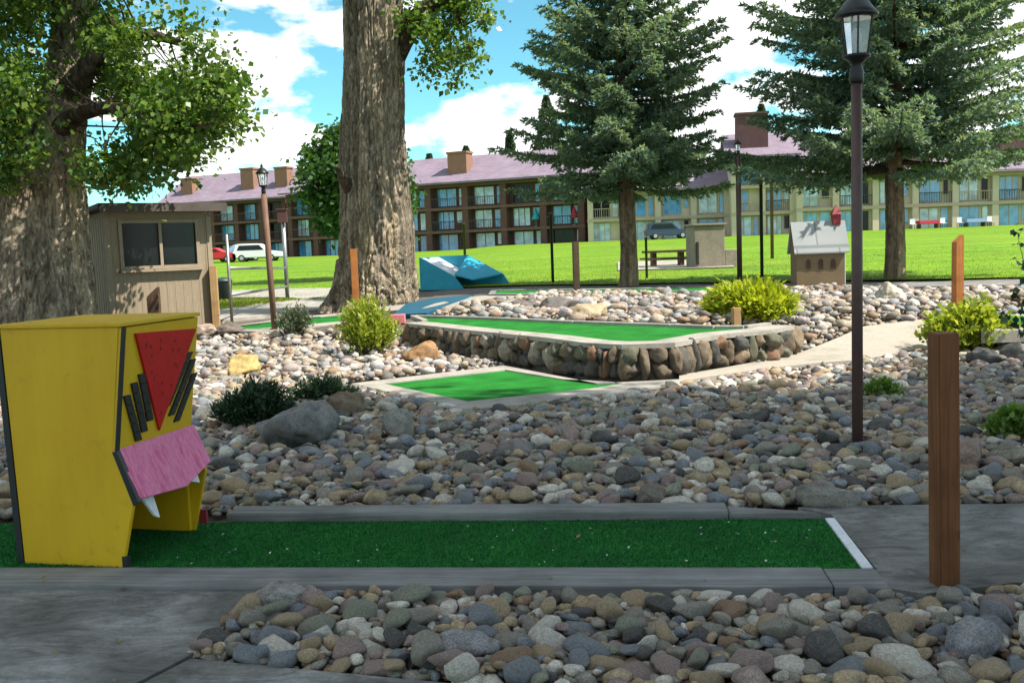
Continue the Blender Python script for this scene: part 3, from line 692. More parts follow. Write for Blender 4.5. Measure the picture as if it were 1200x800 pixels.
def lantern(parent, z, s, glass='glass'):
    """hexagonal carriage lantern whose collar starts at z"""
    bm = bmesh.new(); lathe(bm, [(.05*s, 0), (.062*s, .02*s), (.062*s, .10*s), (.045*s, .16*s), (.075*s, .20*s), (.12*s, .225*s), (.12*s, .245*s), (.05*s, .246*s)], 16, (0, 0, z)); obj('collar', bm, 'lamp_black', parent, True)
    bm = bmesh.new(); lathe(bm, [(.095*s, .25*s), (.135*s, .555*s)], 6, (0, 0, z)); gl = obj('lamp_glass', bm, glass, parent)
    bm = bmesh.new()
    for k in range(6):
        a = k*PI/3; tube(bm, [(.100*s*math.cos(a), .100*s*math.sin(a), z+.245*s), (.142*s*math.cos(a), .142*s*math.sin(a), z+.56*s)], [.009*s, .009*s], 6)
    obj('glass_bars', bm, 'lamp_black', gl)
    bm = bmesh.new(); lathe(bm, [(.15*s, .556*s), (.185*s, .565*s), (.185*s, .59*s), (.15*s, .63*s), (.10*s, .70*s), (.045*s, .735*s), (.03*s, .76*s), (.045*s, .785*s), (.02*s, .82*s), (.004*s, .86*s)], 18, (0, 0, z)); obj('lamp_cap', bm, 'lamp_black', parent, True)
    bm = bmesh.new(); lathe(bm, [(.012*s, .25*s), (.03*s, .30*s), (.034*s, .40*s), (.02*s, .47*s), (.004*s, .48*s)], 12, (0, 0, z)); obj('lamp_bulb', bm, 'white_paint', parent, True)
def lamp(px, pyb, pyt, wpx, mat, label, ls, group=None, lean=0):
    """pyt = bottom of the lantern collar"""
    p = at(px, pyb); d = p.y; h = (pyb-pyt)*d/F*1.01; r = wpx*d/F/2
    t = empty('street_lamp', p, .3, label, 'lamp post', group); t.rotation_euler = (0, lean, .3)
    bm = bmesh.new(); lathe(bm, [(r*1.0, -.2), (r*1.0, h*.5), (r*.95, h)], 20); obj('pole', bm, mat, t, True); lantern(t, h, ls); return t
lamp(1005, 527, 104, 12.6, 'lamp_brown', 'tall dark brown lamp post with black lantern standing in the middle rock bed', .80)
lamp(322, 388, 230, 7, 'lamp_rust', 'weathered reddish brown lamp post with round lantern behind the yellow obstacle', .64, lean=-.02)
lamp(867, 333, 186, 6, 'lamp_brown', 'dark lamp post on the lawn edge behind the lime green mound', .5)
def pole(px, pyb, pyt, wpx, mat, label, top=True):
    p = at(px, pyb); d = p.y; h = (pyb-pyt)*d/F; r = wpx*d/F/2; bm = bmesh.new()
    lathe(bm, [(r, -.2), (r, h-.05)]+([(r*1.35, h-.045), (r*1.35, h-.02), (r*.6, h)] if top else [(r, h)]), 12); o = obj('metal_pole', bm, mat, None, True); o.location = p; return tag(o, label, 'pole')
pole(893, 326, 214, 4, 'pole_dark', 'thin dark metal pole right of the lawn lamp post')
pole(905, 303, 186, 4, 'lamp_rust', 'thin tan pole far out on the lawn near the little house')
pole(545, 304, 262, 3, 'pole_dark', 'thin dark metal pole behind the teal ramp')
pole(648, 331, 250, 3.4, 'pole_dark', 'thin dark metal pole left of the dark red post')
pole(758, 326, 278, 3, 'pole_dark', 'thin dark metal pole right of the left spruce trunk')
# pipe railing by the walkway
a, b = at(272, 379), at(337, 350); t = empty('pipe_railing', a, 0, 'grey metal pipe railing with a dark sign by the walkway', 'railing')
q = b-a; hA, hB = 104*a.y/F, 90*b.y/F
bm = bmesh.new(); tube(bm, [(0, 0, -.1), (0, 0, hA)], [.035, .035], 8); obj('rail_post', bm, 'pole_grey', t, True)
bm = bmesh.new(); tube(bm, [(q.x, q.y, q.z-.1), (q.x, q.y, q.z+hB)], [.07, .07], 8); obj('rail_post', bm, 'pole_grey', t, True)
for f1, f2 in ((.62, .40), (.32, .16)):
    bm = bmesh.new(); tube(bm, [(0, 0, hA*f1), (q.x, q.y, q.z+hB*f2)], [.035, .035], 8); obj('rail', bm, 'pole_grey', t, True)
bm = bmesh.new(); bx(bm, (q.x-.16, q.y-.12, q.z+hB-.05), (q.x+.16, q.y-.06, q.z+hB+.36), .01); bx(bm, (q.x-.19, q.y-.14, q.z+hB+.36), (q.x+.19, q.y-.04, q.z+hB+.40), .01); obj('sign_board', bm, 'brown_wall', t)
p = at(263, 352); t = empty('trash_can', p, 0, 'dark round bin standing at the walkway beside the tan orange post', 'bin')
bm = bmesh.new(); lathe(bm, [(.20, 0), (.25, .05), (.28, .6), (.29, .62)], 16); obj('bin_body', bm, 'bin', t, True)
bm = bmesh.new(); lathe(bm, [(.30, .625), (.30, .66), (.22, .74), (.05, .78)], 16); obj('lid', bm, 'bin', t, True)

# ------------------------------------------------------------------ booth
bl = at(134, 392); ang = math.radians(37); L = bl.y*.105
bt = empty('ticket_booth', (bl.x, bl.y, bl.z-.05), ang, 'small tan wooden booth with dark sliding window behind the left tree', 'booth')
Hb = 2.47; Dp = 2.3
x0, x1, z0, z1 = L*.14, L*.86, 1.36, 2.20
bm = bmesh.new()
bx(bm, (0, 0, -.1), (x0, .1, Hb)); bx(bm, (x1, 0, -.1), (L, .1, Hb)); bx(bm, (x0, 0, -.1), (x1, .1, z0)); bx(bm, (x0, 0, z1), (x1, .1, Hb))
bx(bm, (0, .1, -.1), (.1, Dp, Hb)); bx(bm, (L-.1, .1, -.1), (L, Dp, Hb)); bx(bm, (.1, Dp-.1, -.1), (L-.1, Dp, Hb))
for k in range(12):
    x = L*(k+.5)/12
    for za, zb in ((0, Hb-.1),) if not (x0-.06 < x < x1+.06) else ((0, z0-.1), (z1+.1, Hb-.1)): bx(bm, (x-.008, -.005, za), (x+.008, .001, zb))
for k in range(14):
    y = Dp*(k+.5)/14; bx(bm, (-.008, y-.012, 0), (.001, y+.012, Hb-.1))
obj('wall', bm, 'booth_wall', bt)
bm = bmesh.new(); prism(bm, [(-.22, -.38, Hb+.012), (-.22, Dp+.2, Hb-.12), (-.22, Dp+.2, Hb-.02), (-.22, -.38, Hb+.11)], (L+.5, 0, 0), .01); obj('roof', bm, 'booth_roof', bt)
bm = bmesh.new(); bx(bm, (-.2, -.402, Hb-.06), (L+.26, -.384, Hb+.10), .004); obj('fascia', bm, 'booth_roof', bt)
wn = empty('window', (0, 0, 0)); wn.parent = bt
bm = bmesh.new(); fw = .07
for lo, hi in (((x0-fw, -.03, z0-fw), (x0, .06, z1+fw)), ((x1, -.03, z0-fw), (x1+fw, .06, z1+fw)), ((x0, -.03, z0-fw), (x1, .06, z0)), ((x0, -.03, z1), (x1, .06, z1+fw)), ((x0+(x1-x0)*.51-.03, -.02, z0), (x0+(x1-x0)*.51+.03, .05, z1))): bx(bm, lo, hi, .004)
obj('frame', bm, 'booth_trim', wn)
box_obj('pane', (x0+.002, .03, z0+.002), (x1-.002, .045, z1-.002), 'pane_dark', wn)
bm = bmesh.new(); bx(bm, (x0-.1, -.13, z0-fw-.05), (x1+.1, .0, z0-fw-.004), .006); obj('sill', bm, 'booth_trim', wn)
for xc in (0, L):
    bm = bmesh.new(); bx(bm, (xc-.05, -.016, -.1), (xc+.05, .05, Hb-.14), .004); obj('corner_board', bm, 'booth_trim', bt)

# ------------------------------------------------------------------ teal ramp + slab + small things
a, b = at(494, 340), at(579, 335); d = b-a; d.z = 0; L = d.length; ang = math.atan2(d.y, d.x); k = a.y/F
tr = empty('golf_ramp', (a.x, a.y, a.z), ang, 'teal wedge shaped golf obstacle with white top beside the big cottonwood', 'golf obstacle')
h = 38*k; xm = L*.44; wd = 1.15
bm = bmesh.new(); prism(bm, [(0, 0, 0), (L*.60, 0, 0), (L*.46, 0, h*.42), (0, 0, h)], (0, .04, 0), .004); obj('side_panel', bm, 'teal', tr)
bm = bmesh.new(); prism(bm, [(0, wd, 0), (L, wd, 0), (L*.88, wd, h*.42), (L*.40, wd, h*1.02), (0, wd, h*1.02)], (0, .04, 0), .004); obj('side_panel', bm, 'teal', tr)
bm = bmesh.new(); prism(bm, [(.0, .042, h*.97), (L*.45, .042, h*.40), (L*.45, .042, h*.36), (0, .042, h*.93)], (0, wd-.044, 0)); obj('slope_board', bm, 'white_paint', tr)
bm = bmesh.new(); a4 = [(L*.46, .05, h*.46), (L*.40, wd-.004, h*1.0), (L*.88, wd-.004, h*.43), (L*.66, .25, h*.30)]
prism(bm, a4, (0, 0, -.04)); obj('hood_board', bm, 'teal', tr)
bm = bmesh.new(); prism(bm, [(-.04, .0, 0), (-.002, .0, 0), (-.002, .0, h), (-.04, .0, h)], (0, wd+.04, 0)); obj('back_board', bm, 'teal', tr)
bm = bmesh.new(); prism(bm, [(L*.5, .1, .02), (L*1.0, .2, .02), (L*1.0, wd-.05, .02), (L*.5, wd-.05, .02)], (0, 0, .02)); obj('turf', bm, 'turf', tr)
P = [at(460, 371), at(500, 369), at(548, 351), at(556, 347), at(505, 351), at(476, 357)]; c = sum(P, Vector())/6
t = empty('painted_slab', c, 0, 'flat dark teal carpeted slab between the big cottonwood and the raised green', 'slab')
bm = bmesh.new(); prism(bm, [p-c+Vector((0, 0, -.05)) for p in P], (0, 0, .085), .01); obj('slab_body', bm, 'teal_dark', t)
p = at(466, 376); bm = bmesh.new(); bx(bm, (-.14, -.08, -.05), (.14, .08, .12), .015); o = obj('painted_block', bm, 'pink_block'); o.location = p; tag(o, 'small pink painted block at the left end of the raised green', 'block')

# little house
a, b = at(934, 340), at(989, 338); d = b-a; d.z = 0; L = d.length; ang = math.atan2(d.y, d.x)-.06; k = a.y/F
lh = empty('miniature_house', (a.x, a.y, a.z), ang, 'miniature tan house with white shingle roof, arched windows and red bell tower', 'golf obstacle')
h = 45*k; rh = 33*k; D = .62
bm = bmesh.new(); prism(bm, [(0, 0, 0), (0, D, 0), (0, D, h), (0, D/2, h+rh*.92), (0, 0, h)], (L, 0, 0)); obj('wall', bm, 'house_wall', lh)
for s in (0, 1):
    bm = bmesh.new(); y0, y1 = (-.07, D/2) if s == 0 else (D+.07, D/2)
    prism(bm, [(-.06, y0, h-.06), (-.06, y1, h+rh), (-.06, y1, h+rh+.03), (-.06, y0, h-.03)], (L+.15, 0, 0)); rf = obj('roof', bm, 'shingle_white', lh)
bm = bmesh.new(); prism(bm, [(L+.003, 0, 0), (L+.003, D, 0), (L+.003, D, h), (L+.003, D/2, h+rh*.9), (L+.003, 0, h)], (.015, 0, 0)); obj('gable_panel', bm, 'white_paint', lh)
bm = bmesh.new(); bx(bm, (L+.019, D*.36, .02), (L+.03, D*.64, h*.55)); obj('door', bm, 'dark_red', lh)
for i in range(3):
    x = L*(.24+.26*i); bm = bmesh.new(); w_, zb = L*.05, h*.52
    pts = [(x-w_, 0, zb), (x+w_, 0, zb), (x+w_, 0, zb+h*.2)]+[(x+w_*math.cos(q), 0, zb+h*.2+w_*1.2*math.sin(q)) for q in (PI/4, PI/2, 3*PI/4)]+[(x-w_, 0, zb+h*.2)]
    prism(bm, [(q[0], -.012, q[2]) for q in pts], (0, .01, 0)); obj('window', bm, 'post_dark', lh)
tx = L*.90; z_ = h+rh-.06
bm = bmesh.new(); bx(bm, (tx-.085, D/2-.085, z_), (tx+.085, D/2+.085, z_+.22), .005); bmesh.ops.create_cone(bm, cap_ends=True, segments=4, radius1=.15, radius2=.005, depth=.22, matrix=Matrix.Translation((tx, D/2, z_+.33)) @ Matrix.Rotation(PI/4, 4, 'Z')); obj('bell_tower', bm, 'dark_red', lh)

# stone fireplace, bench on slab
p = at(835, 313); k = p.y/F; t = empty('stone_fireplace', p, .1, 'grey brown stone block fireplace on a slab out on the lawn', 'fireplace')
bm = bmesh.new(); bx(bm, (-26*k, -.5, -.1), (10*k, .6, 48*k), .03); obj('chimney_block', bm, 'stone_block', t)
bm = bmesh.new(); bx(bm, (10.3*k, -.45, -.1), (25*k, .5, 20*k), .03); obj('hearth', bm, 'stone_block', t)
bm = bmesh.new(); bx(bm, (-28*k, -.56, 48.2*k), (12*k, .66, 50.5*k), .02); obj('cap', bm, 'stone_block', t)
bm = bmesh.new(); bx(bm, (-24*k, -.53, 4*k), (-21*k, -.505, 30*k), .02); obj('fire_mouth', bm, 'black_paint', t)
path_strip('patio_slab', [[(724, 308), (724, 318)], [(860, 305), (860, 314)]], 'light_concrete', .05)
p = at(780, 313); k = p.y/F; t = empty('picnic_table', p, 0, 'long thin picnic table on the pale slab beside the stone fireplace', 'table')
box_obj('table_top', (-26*k, -.4, 17*k), (30*k, .4, 19.5*k), 'post_dark', t); 
for x in (-14*k, 18*k): box_obj('leg', (x-.08, -.3, 0), (x+.08, .3, 16.9*k), 'post_dark', t)
for y in (-.95, .7): box_obj('bench_board', (-26*k, y, 9*k), (30*k, y+.25, 11*k), 'post_dark', t)

# ------------------------------------------------------------------ foliage
def kites(P, Dr, Nr, L, Wd_, fold=.25):
    """leaf faces: P base (n,3), Dr direction, Nr rough normal, L length, W half width"""
    Dr = Dr/np.linalg.norm(Dr, axis=1, keepdims=True); S = np.cross(Dr, Nr); S /= np.linalg.norm(S, axis=1, keepdims=True)+1e-9; Nn = np.cross(S, Dr)
    L = L[:, None]; Wd_ = Wd_[:, None]; mid = P+Dr*L*.42
    return np.stack([P, mid+S*Wd_+Nn*Wd_*fold, P+Dr*L, mid-S*Wd_+Nn*Wd_*fold], 1)
def leaf_cloud(centres, rads, per, size, seed, squash=.75):
    r = np.random.default_rng(seed); cs = np.repeat(np.array(centres), per, 0); rs = np.repeat(np.array(rads), per)
    off = r.normal(0, 1, cs.shape)*np.array([1, 1, squash]); P = cs+off*rs[:, None]*.55
    D = r.normal(0, 1, cs.shape)+np.array([0, 0, -.55])+off*.3; Nn = r.normal(0, .75, cs.shape)+np.array([0, 0, 1.0])
    L = size*np.clip(r.lognormal(-.08, .28, len(P)), .4, 1.45); return kites(P, D, Nn, L, L*r.uniform(.36, .5, len(P)))
def twigs(bm, start_pts, centres, r0, seg=5):
    rr = random.Random(3)
    for c in centres:
        c = Vector(c); s = min(start_pts, key=lambda q: (Vector(q)-c).length); s = Vector(s); m = s.lerp(c, .5)+Vector((rr.uniform(-.1, .1), rr.uniform(-.1, .1), rr.uniform(0, .25)))*(c-s).length
        tube(bm, [s, m, c], [r0, r0*.55, r0*.15], seg)
def furrow(seed, amp, zk=1.0):
    def f(t, a, r):
        ca, sa = math.cos(a), math.sin(a)
        wob = .9*noise.noise(Vector((ca*3, sa*3, t*14*zk+seed))); q = Vector((ca*2.2, sa*2.2, t*3.2*zk+seed)); n1 = noise.noise(q*1.2)
        n2 = noise.noise(Vector((ca*7.5+wob*.35, sa*7.5, t*15*zk+seed))); n3 = noise.noise(Vector((ca*15+wob*.5, sa*15, t*34*zk+seed))); n4 = noise.noise(Vector((ca*30, sa*30, t*90*zk+seed)))
        c2 = max(0, .20-abs(n2))/.20; c3 = max(0, .16-abs(n3))/.16
        return r*(1+amp*(n1*.75+.25*n2-.55*c2**.7-.26*c3+.10*n4)+amp*.18)
    return f
def trunk(pts, nring, seg, seed, amp, flare=.5, lobes=5, flare_h=.14):
    P = interp(pts, nring); fu = furrow(seed, amp); rr = random.Random(seed); ph = [rr.uniform(0, 6.28) for _ in range(3)]
    def dsp(t, a, r):
        fl = math.exp(-t/flare_h); lob = .5+.5*math.sin(lobes*a+ph[0]+.7*math.sin(2*a+ph[1]))
        return fu(t, a, r)*(1+flare*fl*(.25+.75*lob)+.05*lob)
    bm = bmesh.new(); tube(bm, [p.to_3d() for p in P], [p[3] for p in P], seg, dsp); return bm
def q4(px, py, d, rpx): p = pt(px, py, d); return (p.x, p.y, p.z, rpx*d/F)

# left cottonwood -------------------------------------------------
DL = 17.5
lt = empty('cottonwood_tree', (0, 0, 0), 0, 'leaning cottonwood with bright sunlit leaves at the left, beside the booth', 'tree')
tp = [q4(42, 415, DL, 60), q4(46, 340, DL, 54), q4(48, 265, DL, 46), q4(55, 200, DL, 37), q4(70, 140, DL, 27), q4(84, 60, DL+.3, 23), q4(92, -60, DL+.5, 21), q4(110, -220, DL+.5, 12)]
obj('trunk', trunk(tp, 300, 200, 3.1, .14, .22, 6, .08), 'bark', lt, True)
limbs = [[q4(48, 220, DL, 26), q4(15, 150, DL-.3, 18), q4(-40, 70, DL-.8, 14), q4(-110, -40, DL-1.2, 8)], [q4(72, 120, DL, 16), q4(112, 70, DL-.6, 10), q4(160, 40, DL-1.2, 7), q4(225, 55, DL-1.6, 3)],
         [q4(62, 160, DL, 13), q4(100, 130, DL-.9, 9), q4(160, 130, DL-1.6, 6), q4(245, 150, DL-2, 3)], [q4(88, -20, DL, 14), q4(150, -70, DL, 9), q4(230, -90, DL, 5), q4(290, -60, DL-.4, 3)],
         [q4(90, -60, DL, 14), q4(40, -160, DL+.5, 9), q4(-30, -230, DL+1, 5)]]
lp = []
for L_ in limbs:
    bm = bmesh.new(); P = interp(L_, 14); tube(bm, [p.to_3d() for p in P], [p[3] for p in P], 12, furrow(1.7, .1)); obj('limb', bm, 'bark_dark', lt, True); lp += [p.to_3d() for p in P]
poly = [(-70, -40), (120, -60), (205, -10), (228, 30), (268, 66), (268, 100), (276, 136), (250, 150), (226, 166), (218, 186), (192, 208), (150, 214), (128, 200), (104, 178), (96, 150), (60, 190), (30, 215), (-10, 225), (-60, 240)]
r = random.Random(9); cs = []
while len(cs) < 205:
    x, y = r.uniform(-70, 300), r.uniform(-60, 240)
    if not pip(poly, x, y): continue
    if 46 < x < 112 and 25 < y < 185 and r.random() < .95: continue
    if 246 < x and y < 60: continue
    if noise.noise(Vector((x*.016, y*.02, 3.3))) < -.16: continue
    cs.append(pt(x, y, DL+r.uniform(-2.2, 1.6)))
for x, y in ((270, 88), (276, 138), (264, 104), (244, 152), (216, 174), (200, 198), (160, 212), (180, 205), (134, 204), (112, 196), (120, 212), (146, 196), (166, 190), (128, 184), (150, 216), (226, 40), (212, 25), (240, 62), (20, 205), (5, 190), (42, 180), (8, 160)): cs.append(pt(x-4, y-3, DL-1.5+r.uniform(-.5, .5)))
up = []
while len(up) < 150:
    p = Vector((r.gauss(0, 1), r.gauss(0, 1), r.gauss(0, 1))).normalized()*r.uniform(.5, 1); p = Vector((-7.6+p.x*4.6, DL+p.y*4.2, 10.2+p.z*3.6))
    if p.z > 7.0: up.append(p)
V = np.concatenate([leaf_cloud([p[:] for p in cs], [r.uniform(.24, .52) for _ in cs], 150, .098, 5), leaf_cloud([p[:] for p in up], [.8]*len(up), 110, .15, 6)])
poly_mesh('crown', V, 4, 'leaf', lt)
bm = bmesh.new(); twigs(bm, lp, [p[:] for p in cs[::2]], .022); obj('twigs', bm, 'bark_dark', lt)

# big cottonwood ---------------------------------------------------
DB = 24.0
ct = empty('cottonwood_tree', (0, 0, 0), 0, 'huge bare cottonwood trunk with deeply furrowed bark in the middle distance', 'tree')
tp = [q4(436, 372, DB, 47), q4(440, 340, DB, 44), q4(442, 300, DB, 41), q4(441, 240, DB, 38), q4(437, 180, DB, 36), q4(438, 100, DB, 34), q4(437, 20, DB, 33), q4(437, -60, DB, 32), q4(440, -200, DB, 28), q4(450, -330, DB, 16)]
obj('trunk', trunk(tp, 420, 250, 8.3, .15, .42, 6, .04), 'bark', ct, True)
lp = []
limbs = [[q4(462, 60, DB, 16), q4(490, 20, DB-.6, 11), q4(520, 0, DB-1, 7), q4(545, 30, DB-1.2, 3)], [q4(410, 220, DB-.5, 9), q4(400, 205, DB-.9, 5), q4(396, 195, DB-1.1, 2)], [q4(436, -120, DB, 20), q4(520, -220, DB, 10), q4(600, -260, DB, 4)], [q4(436, -120, DB, 20), q4(360, -210, DB, 10), q4(280, -250, DB, 4)]]
for L_ in limbs:
    bm = bmesh.new(); P = interp(L_, 12); tube(bm, [p.to_3d() for p in P], [p[3] for p in P], 10, furrow(4.7, .1)); obj('limb', bm, 'bark_dark', ct, True); lp += [p.to_3d() for p in P]
poly = [(470, 5), (560, -20), (570, 30), (572, 70), (560, 105), (545, 113), (530, 100), (505, 92), (488, 108), (478, 80)]
cs = []
while len(cs) < 46:
    x, y = r.uniform(465, 575), r.uniform(-20, 115)
    if pip(poly, x, y): cs.append(pt(x, y, DB+r.uniform(-1.8, .6)))
up = []
while len(up) < 130:
    p = Vector((r.gauss(0, 1), r.gauss(0, 1), r.gauss(0, 1))).normalized()*r.uniform(.5, 1); p = Vector((-3.2+p.x*5, DB+p.y*4.5, 12.8+p.z*3.6))
    if p.z > 9.6: up.append(p)
V = np.concatenate([leaf_cloud([p[:] for p in cs], [r.uniform(.22, .45) for _ in cs], 80, .12, 15), leaf_cloud([p[:] for p in up], [.9]*len(up), 90, .17, 16)]); poly_mesh('crown', V, 4, 'leaf', ct)
bm = bmesh.new(); twigs(bm, lp, [p[:] for p in cs[::2]], .02); obj('twigs', bm, 'bark_dark', ct)

# round tree behind the big trunk -----------------------------------
def round_tree(px, pyb, d, cpy, wpx, hpx, label, n, size, mat, seed, name='leafy_tree'):
    p = pt(px, pyb, d); p.z = T(p.x, p.y); c = pt(px, cpy, d); k = d/F; t = empty(name, p, 0, label, 'tree'); rr = random.Random(seed)
    bm = bmesh.new(); tube(bm, [(0, 0, -.2), (0, 0, (c.z-p.z)*.6), (.05, 0, c.z-p.z)], [wpx*k*.07, wpx*k*.05, wpx*k*.02], 10); obj('trunk', bm, 'bark_dark', t, True)
    cs = []
    for _ in range(n):
        v = Vector((rr.gauss(0, 1), rr.gauss(0, 1), rr.gauss(0, 1))).normalized()*rr.uniform(.45, 1)**.6; cs.append((v.x*wpx*k/2, v.y*wpx*k/2, c.z-p.z+v.z*hpx*k/2))
    poly_mesh('crown', leaf_cloud(cs, [wpx*k*.13]*n, 70, size, seed), 4, mat, t); return t
round_tree(423, 330, 46, 215, 122, 130, 'rounded dark leafy tree hidden behind the big cottonwood trunk', 150, .26, 'leaf_far', 31)

# spruces -------------------------------------------------------------
def spruce(px, pyb, crown_bot, crown_top, wfun, label, seed, dens=1.0, name='spruce_tree'):
    p = at(px, pyb); d = p.y; k = d/F; H = (pyb-crown_top)*k; hb = (pyb-crown_bot)*k; r = np.random.default_rng(seed); rr = random.Random(seed)
    t = empty(name, p, 0, label, 'tree')
    bm = trunk([(0, 0, -.15, .27), (.02, 0, 1, .235), (0, 0, hb, .21), (0, 0, H*.6, .12), (0, 0, H-.2, .02)], 60, 28, seed, .09, .35, 5, .03); obj('trunk', bm, 'spruce_bark', t, True)
    Ps, Ds, Ns, Ls = [], [], [], []; bb = bmesh.new(); z = hb
    while z < H-.15:
        R = wfun((z-hb)/(H-hb))*k; nb = rr.randint(5, 7); a0 = rr.uniform(0, 6.28)
        for b in range(nb):
            az = a0+b*2*PI/nb+rr.uniform(-.3, .3); Lb = R*rr.uniform(.72, 1.12); zz = z+rr.uniform(-.14, .14); fr = (z-hb)/(H-hb)
            s0 = -.06-.15*(1-fr)+rr.uniform(-.06, .06)+.55*fr*fr
            dirh = np.array([math.cos(az), math.sin(az), 0]); side = np.array([-math.sin(az), math.cos(az), 0])
            def bp(u): return dirh*(Lb*u)+np.array([0, 0, zz+Lb*(s0*u+.26*u*u)])
            tube(bb, [bp(0), bp(.4), bp(.75), bp(1)], [.035+.008*Lb, .03, .018, .006], 5)
            m = max(6, int(Lb/.10*dens))
            for j in range(m):
                u = .16+.84*(j+rr.random())/m; sd = 1 if j % 2 else -1; tl = (.22+.42*Lb*.55*(1-u)**.8*(1 if u > .25 else .6))*rr.uniform(.7, 1.2); o = bp(u)
                fw = .75 if u < .95 else 2.5; td = side*sd+dirh*fw+np.array([0, 0, rr.uniform(-.28, .12)]); td = td/np.linalg.norm(td)
                nn = int(45*dens*(.35+tl)); q = r.uniform(.02, 1, nn); P = o+td*(tl*q)[:, None]; P[:, 2] -= .18*tl*q*q
                D_ = td+r.normal(0, .62, (nn, 3)); D_[:, 2] += .10; Ps.append(P); Ds.append(D_); Ns.append(r.normal(0, .6, (nn, 3))+np.array([0, 0, 1.])); Ls.append(r.uniform(.09, .18, nn))
        z += rr.uniform(.20, .31)
    P = np.concatenate(Ps); L = np.concatenate(Ls); print(name, len(P)); poly_mesh('crown', kites(P, np.concatenate(Ds), np.concatenate(Ns), L, L*.19, .3), 4, 'needle', t)
    obj('branches', bb, 'bark_dark', t); return t
spruce(737, 333, 222, -190, lambda f: (134 if f > .06 else 122)*(1-f)**.55*(1+.10*math.sin(f*23)), 'full blue spruce with tall bare trunk, left of the two big spruces', 51)
spruce(1048, 326, 194, -280, lambda f: 186*(1-f)**.58*(1+.10*math.sin(f*21+1)), 'full blue spruce behind the black lamp post, right of the two big spruces', 52)
def far_conifer(px, d, pyt, wpx, label, seed):
    q = pt(px, pyt, d); zb = T(q.x, d); t = empty('conifer_tree', (q.x, d, zb), 0, label, 'tree', 'conifers beyond the apartment buildings'); H = q.z-zb; R = wpx*d/F/2; r = np.random.default_rng(seed)
    bm = bmesh.new(); tube(bm, [(0, 0, -.3), (0, 0, H*.98)], [.3, .03], 8); obj('trunk', bm, 'spruce_bark', t)
    n = 7000; f = r.random(n)**.8; az = r.uniform(0, 2*PI, n); lay = np.abs(np.sin(f*H*1.6+az*.5))*.35+.65; rad = R*(1-f)**.8*lay*r.uniform(.25, 1, n)**.5; z = H*(.14+.86*f)
    P = np.stack([rad*np.cos(az), rad*np.sin(az), z], 1); D_ = np.stack([np.cos(az), np.sin(az), r.uniform(-.6, .2, n)], 1); L = r.uniform(.5, 1.1, n)*(.5+.5*(1-f)); poly_mesh('crown', kites(P, D_, r.normal(0, .5, (n, 3))+[0, 0, 1], L, L*.3), 4, 'needle_far', t)
for i, (px, d, pyt, w, lb) in enumerate([(597, 150, 153, 34, 'narrow conifer rising above the brown roof left of the left spruce'), (546, 155, 171, 44, 'low conifer tip just behind the brown chimney'), (503, 150, 180, 40, 'low conifer tip above the roof right of the big trunk'),
    (892, 140, 122, 44, 'narrow conifer between the two big spruces'), (915, 150, 140, 60, 'broad conifer behind the tan building chimney'), (640, 140, 112, 70, 'conifer partly hidden behind left side of the left spruce')]): far_conifer(px, d, pyt, w, lb, 60+i)

# shade trees over the camera, outside the frame ------------------------
def shade_tree(x, y, blobs, label, seed):
    t = empty('cottonwood_tree', (x, y, 0), 0, label, 'tree'); rr = random.Random(seed)
    c0 = blobs[0]; bm = trunk([(0, 0, -.2, .6), (.05, 0, 2, .5), (0, .1, 5, .42), ((c0[0]-x)*.25, (c0[1]-y)*.25, c0[2]-2, .22)], 50, 36, seed, .12, .4, 5, .06); obj('trunk', bm, 'bark', t, True)
    cs, lp_ = [], []
    for (bx_, by_, bz_, ra, rv, n) in blobs:
        bm = bmesh.new(); P = interp([(0, .08, 6.5, .25), ((bx_-x)*.45, (by_-y)*.45, bz_-3.5, .16), (bx_-x, by_-y, bz_, .05)], 10); tube(bm, [p.to_3d() for p in P], [p[3] for p in P], 8); obj('limb', bm, 'bark_dark', t, True)
        k = 0
        while k < n:
            v = Vector((rr.uniform(-1, 1), rr.uniform(-1, 1), rr.uniform(-1, 1)))
            if v.length > 1: continue
            k += 1; cs.append((bx_-x+v.x*ra, by_-y+v.y*ra, bz_+v.z*rv))
    poly_mesh('crown', leaf_cloud(cs, [.78]*len(cs), 100, .22, seed), 4, 'leaf', t)
def along(b, k=8.0):                            # the same shade from higher up, along the sun's direction
    x, y, z, ra, rv, n = b; return (x+k*SX/math.tan(SUN_EL), y+k*SY/math.tan(SUN_EL), z+k, ra, rv, n)
shade_tree(16.5, .5, [along(b) for b in [(5.6, 2.2, 8.3, 3.2, 2.0, 140), (8.2, 4.6, 8.2, 3.2, 2.0, 140), (12.2, 3.2, 9.5, 3.6, 2.4, 120), (9.6, -1.4, 9.5, 3.6, 2.2, 110), (12.8, 6.2, 9.6, 2.6, 2.2, 70)]], 'broad cottonwood outside the right of the frame whose crown shades the putting strip', 71)
shade_tree(7.5, -5.5, [along(b) for b in [(-.5, 1.2, 8.0, 3.3, 1.8, 140), (2.2, 4.2, 7.6, 3.0, 1.7, 140), (4.0, -.5, 8.5, 3.3, 2.0, 120), (-3.0, -1.5, 8.5, 3.2, 2.0, 80), (4.6, 6.4, 7.4, 2.1, 1.5, 80), (-3.4, 3.6, 8.0, 2.4, 1.6, 80)]], 'broad cottonwood behind the camera whose crown shades the front rock bed', 72)

NP = len(TURF_PILE[0]); L = rng.uniform(.008, .016, NP); tag(poly_mesh('turf_pile', kites(TURF_PILE[0], TURF_PILE[1], rng.normal(0, 1, (NP, 3)), L, L*.16, 0), 4, 'turf_fibre', pg), kind='stuff')
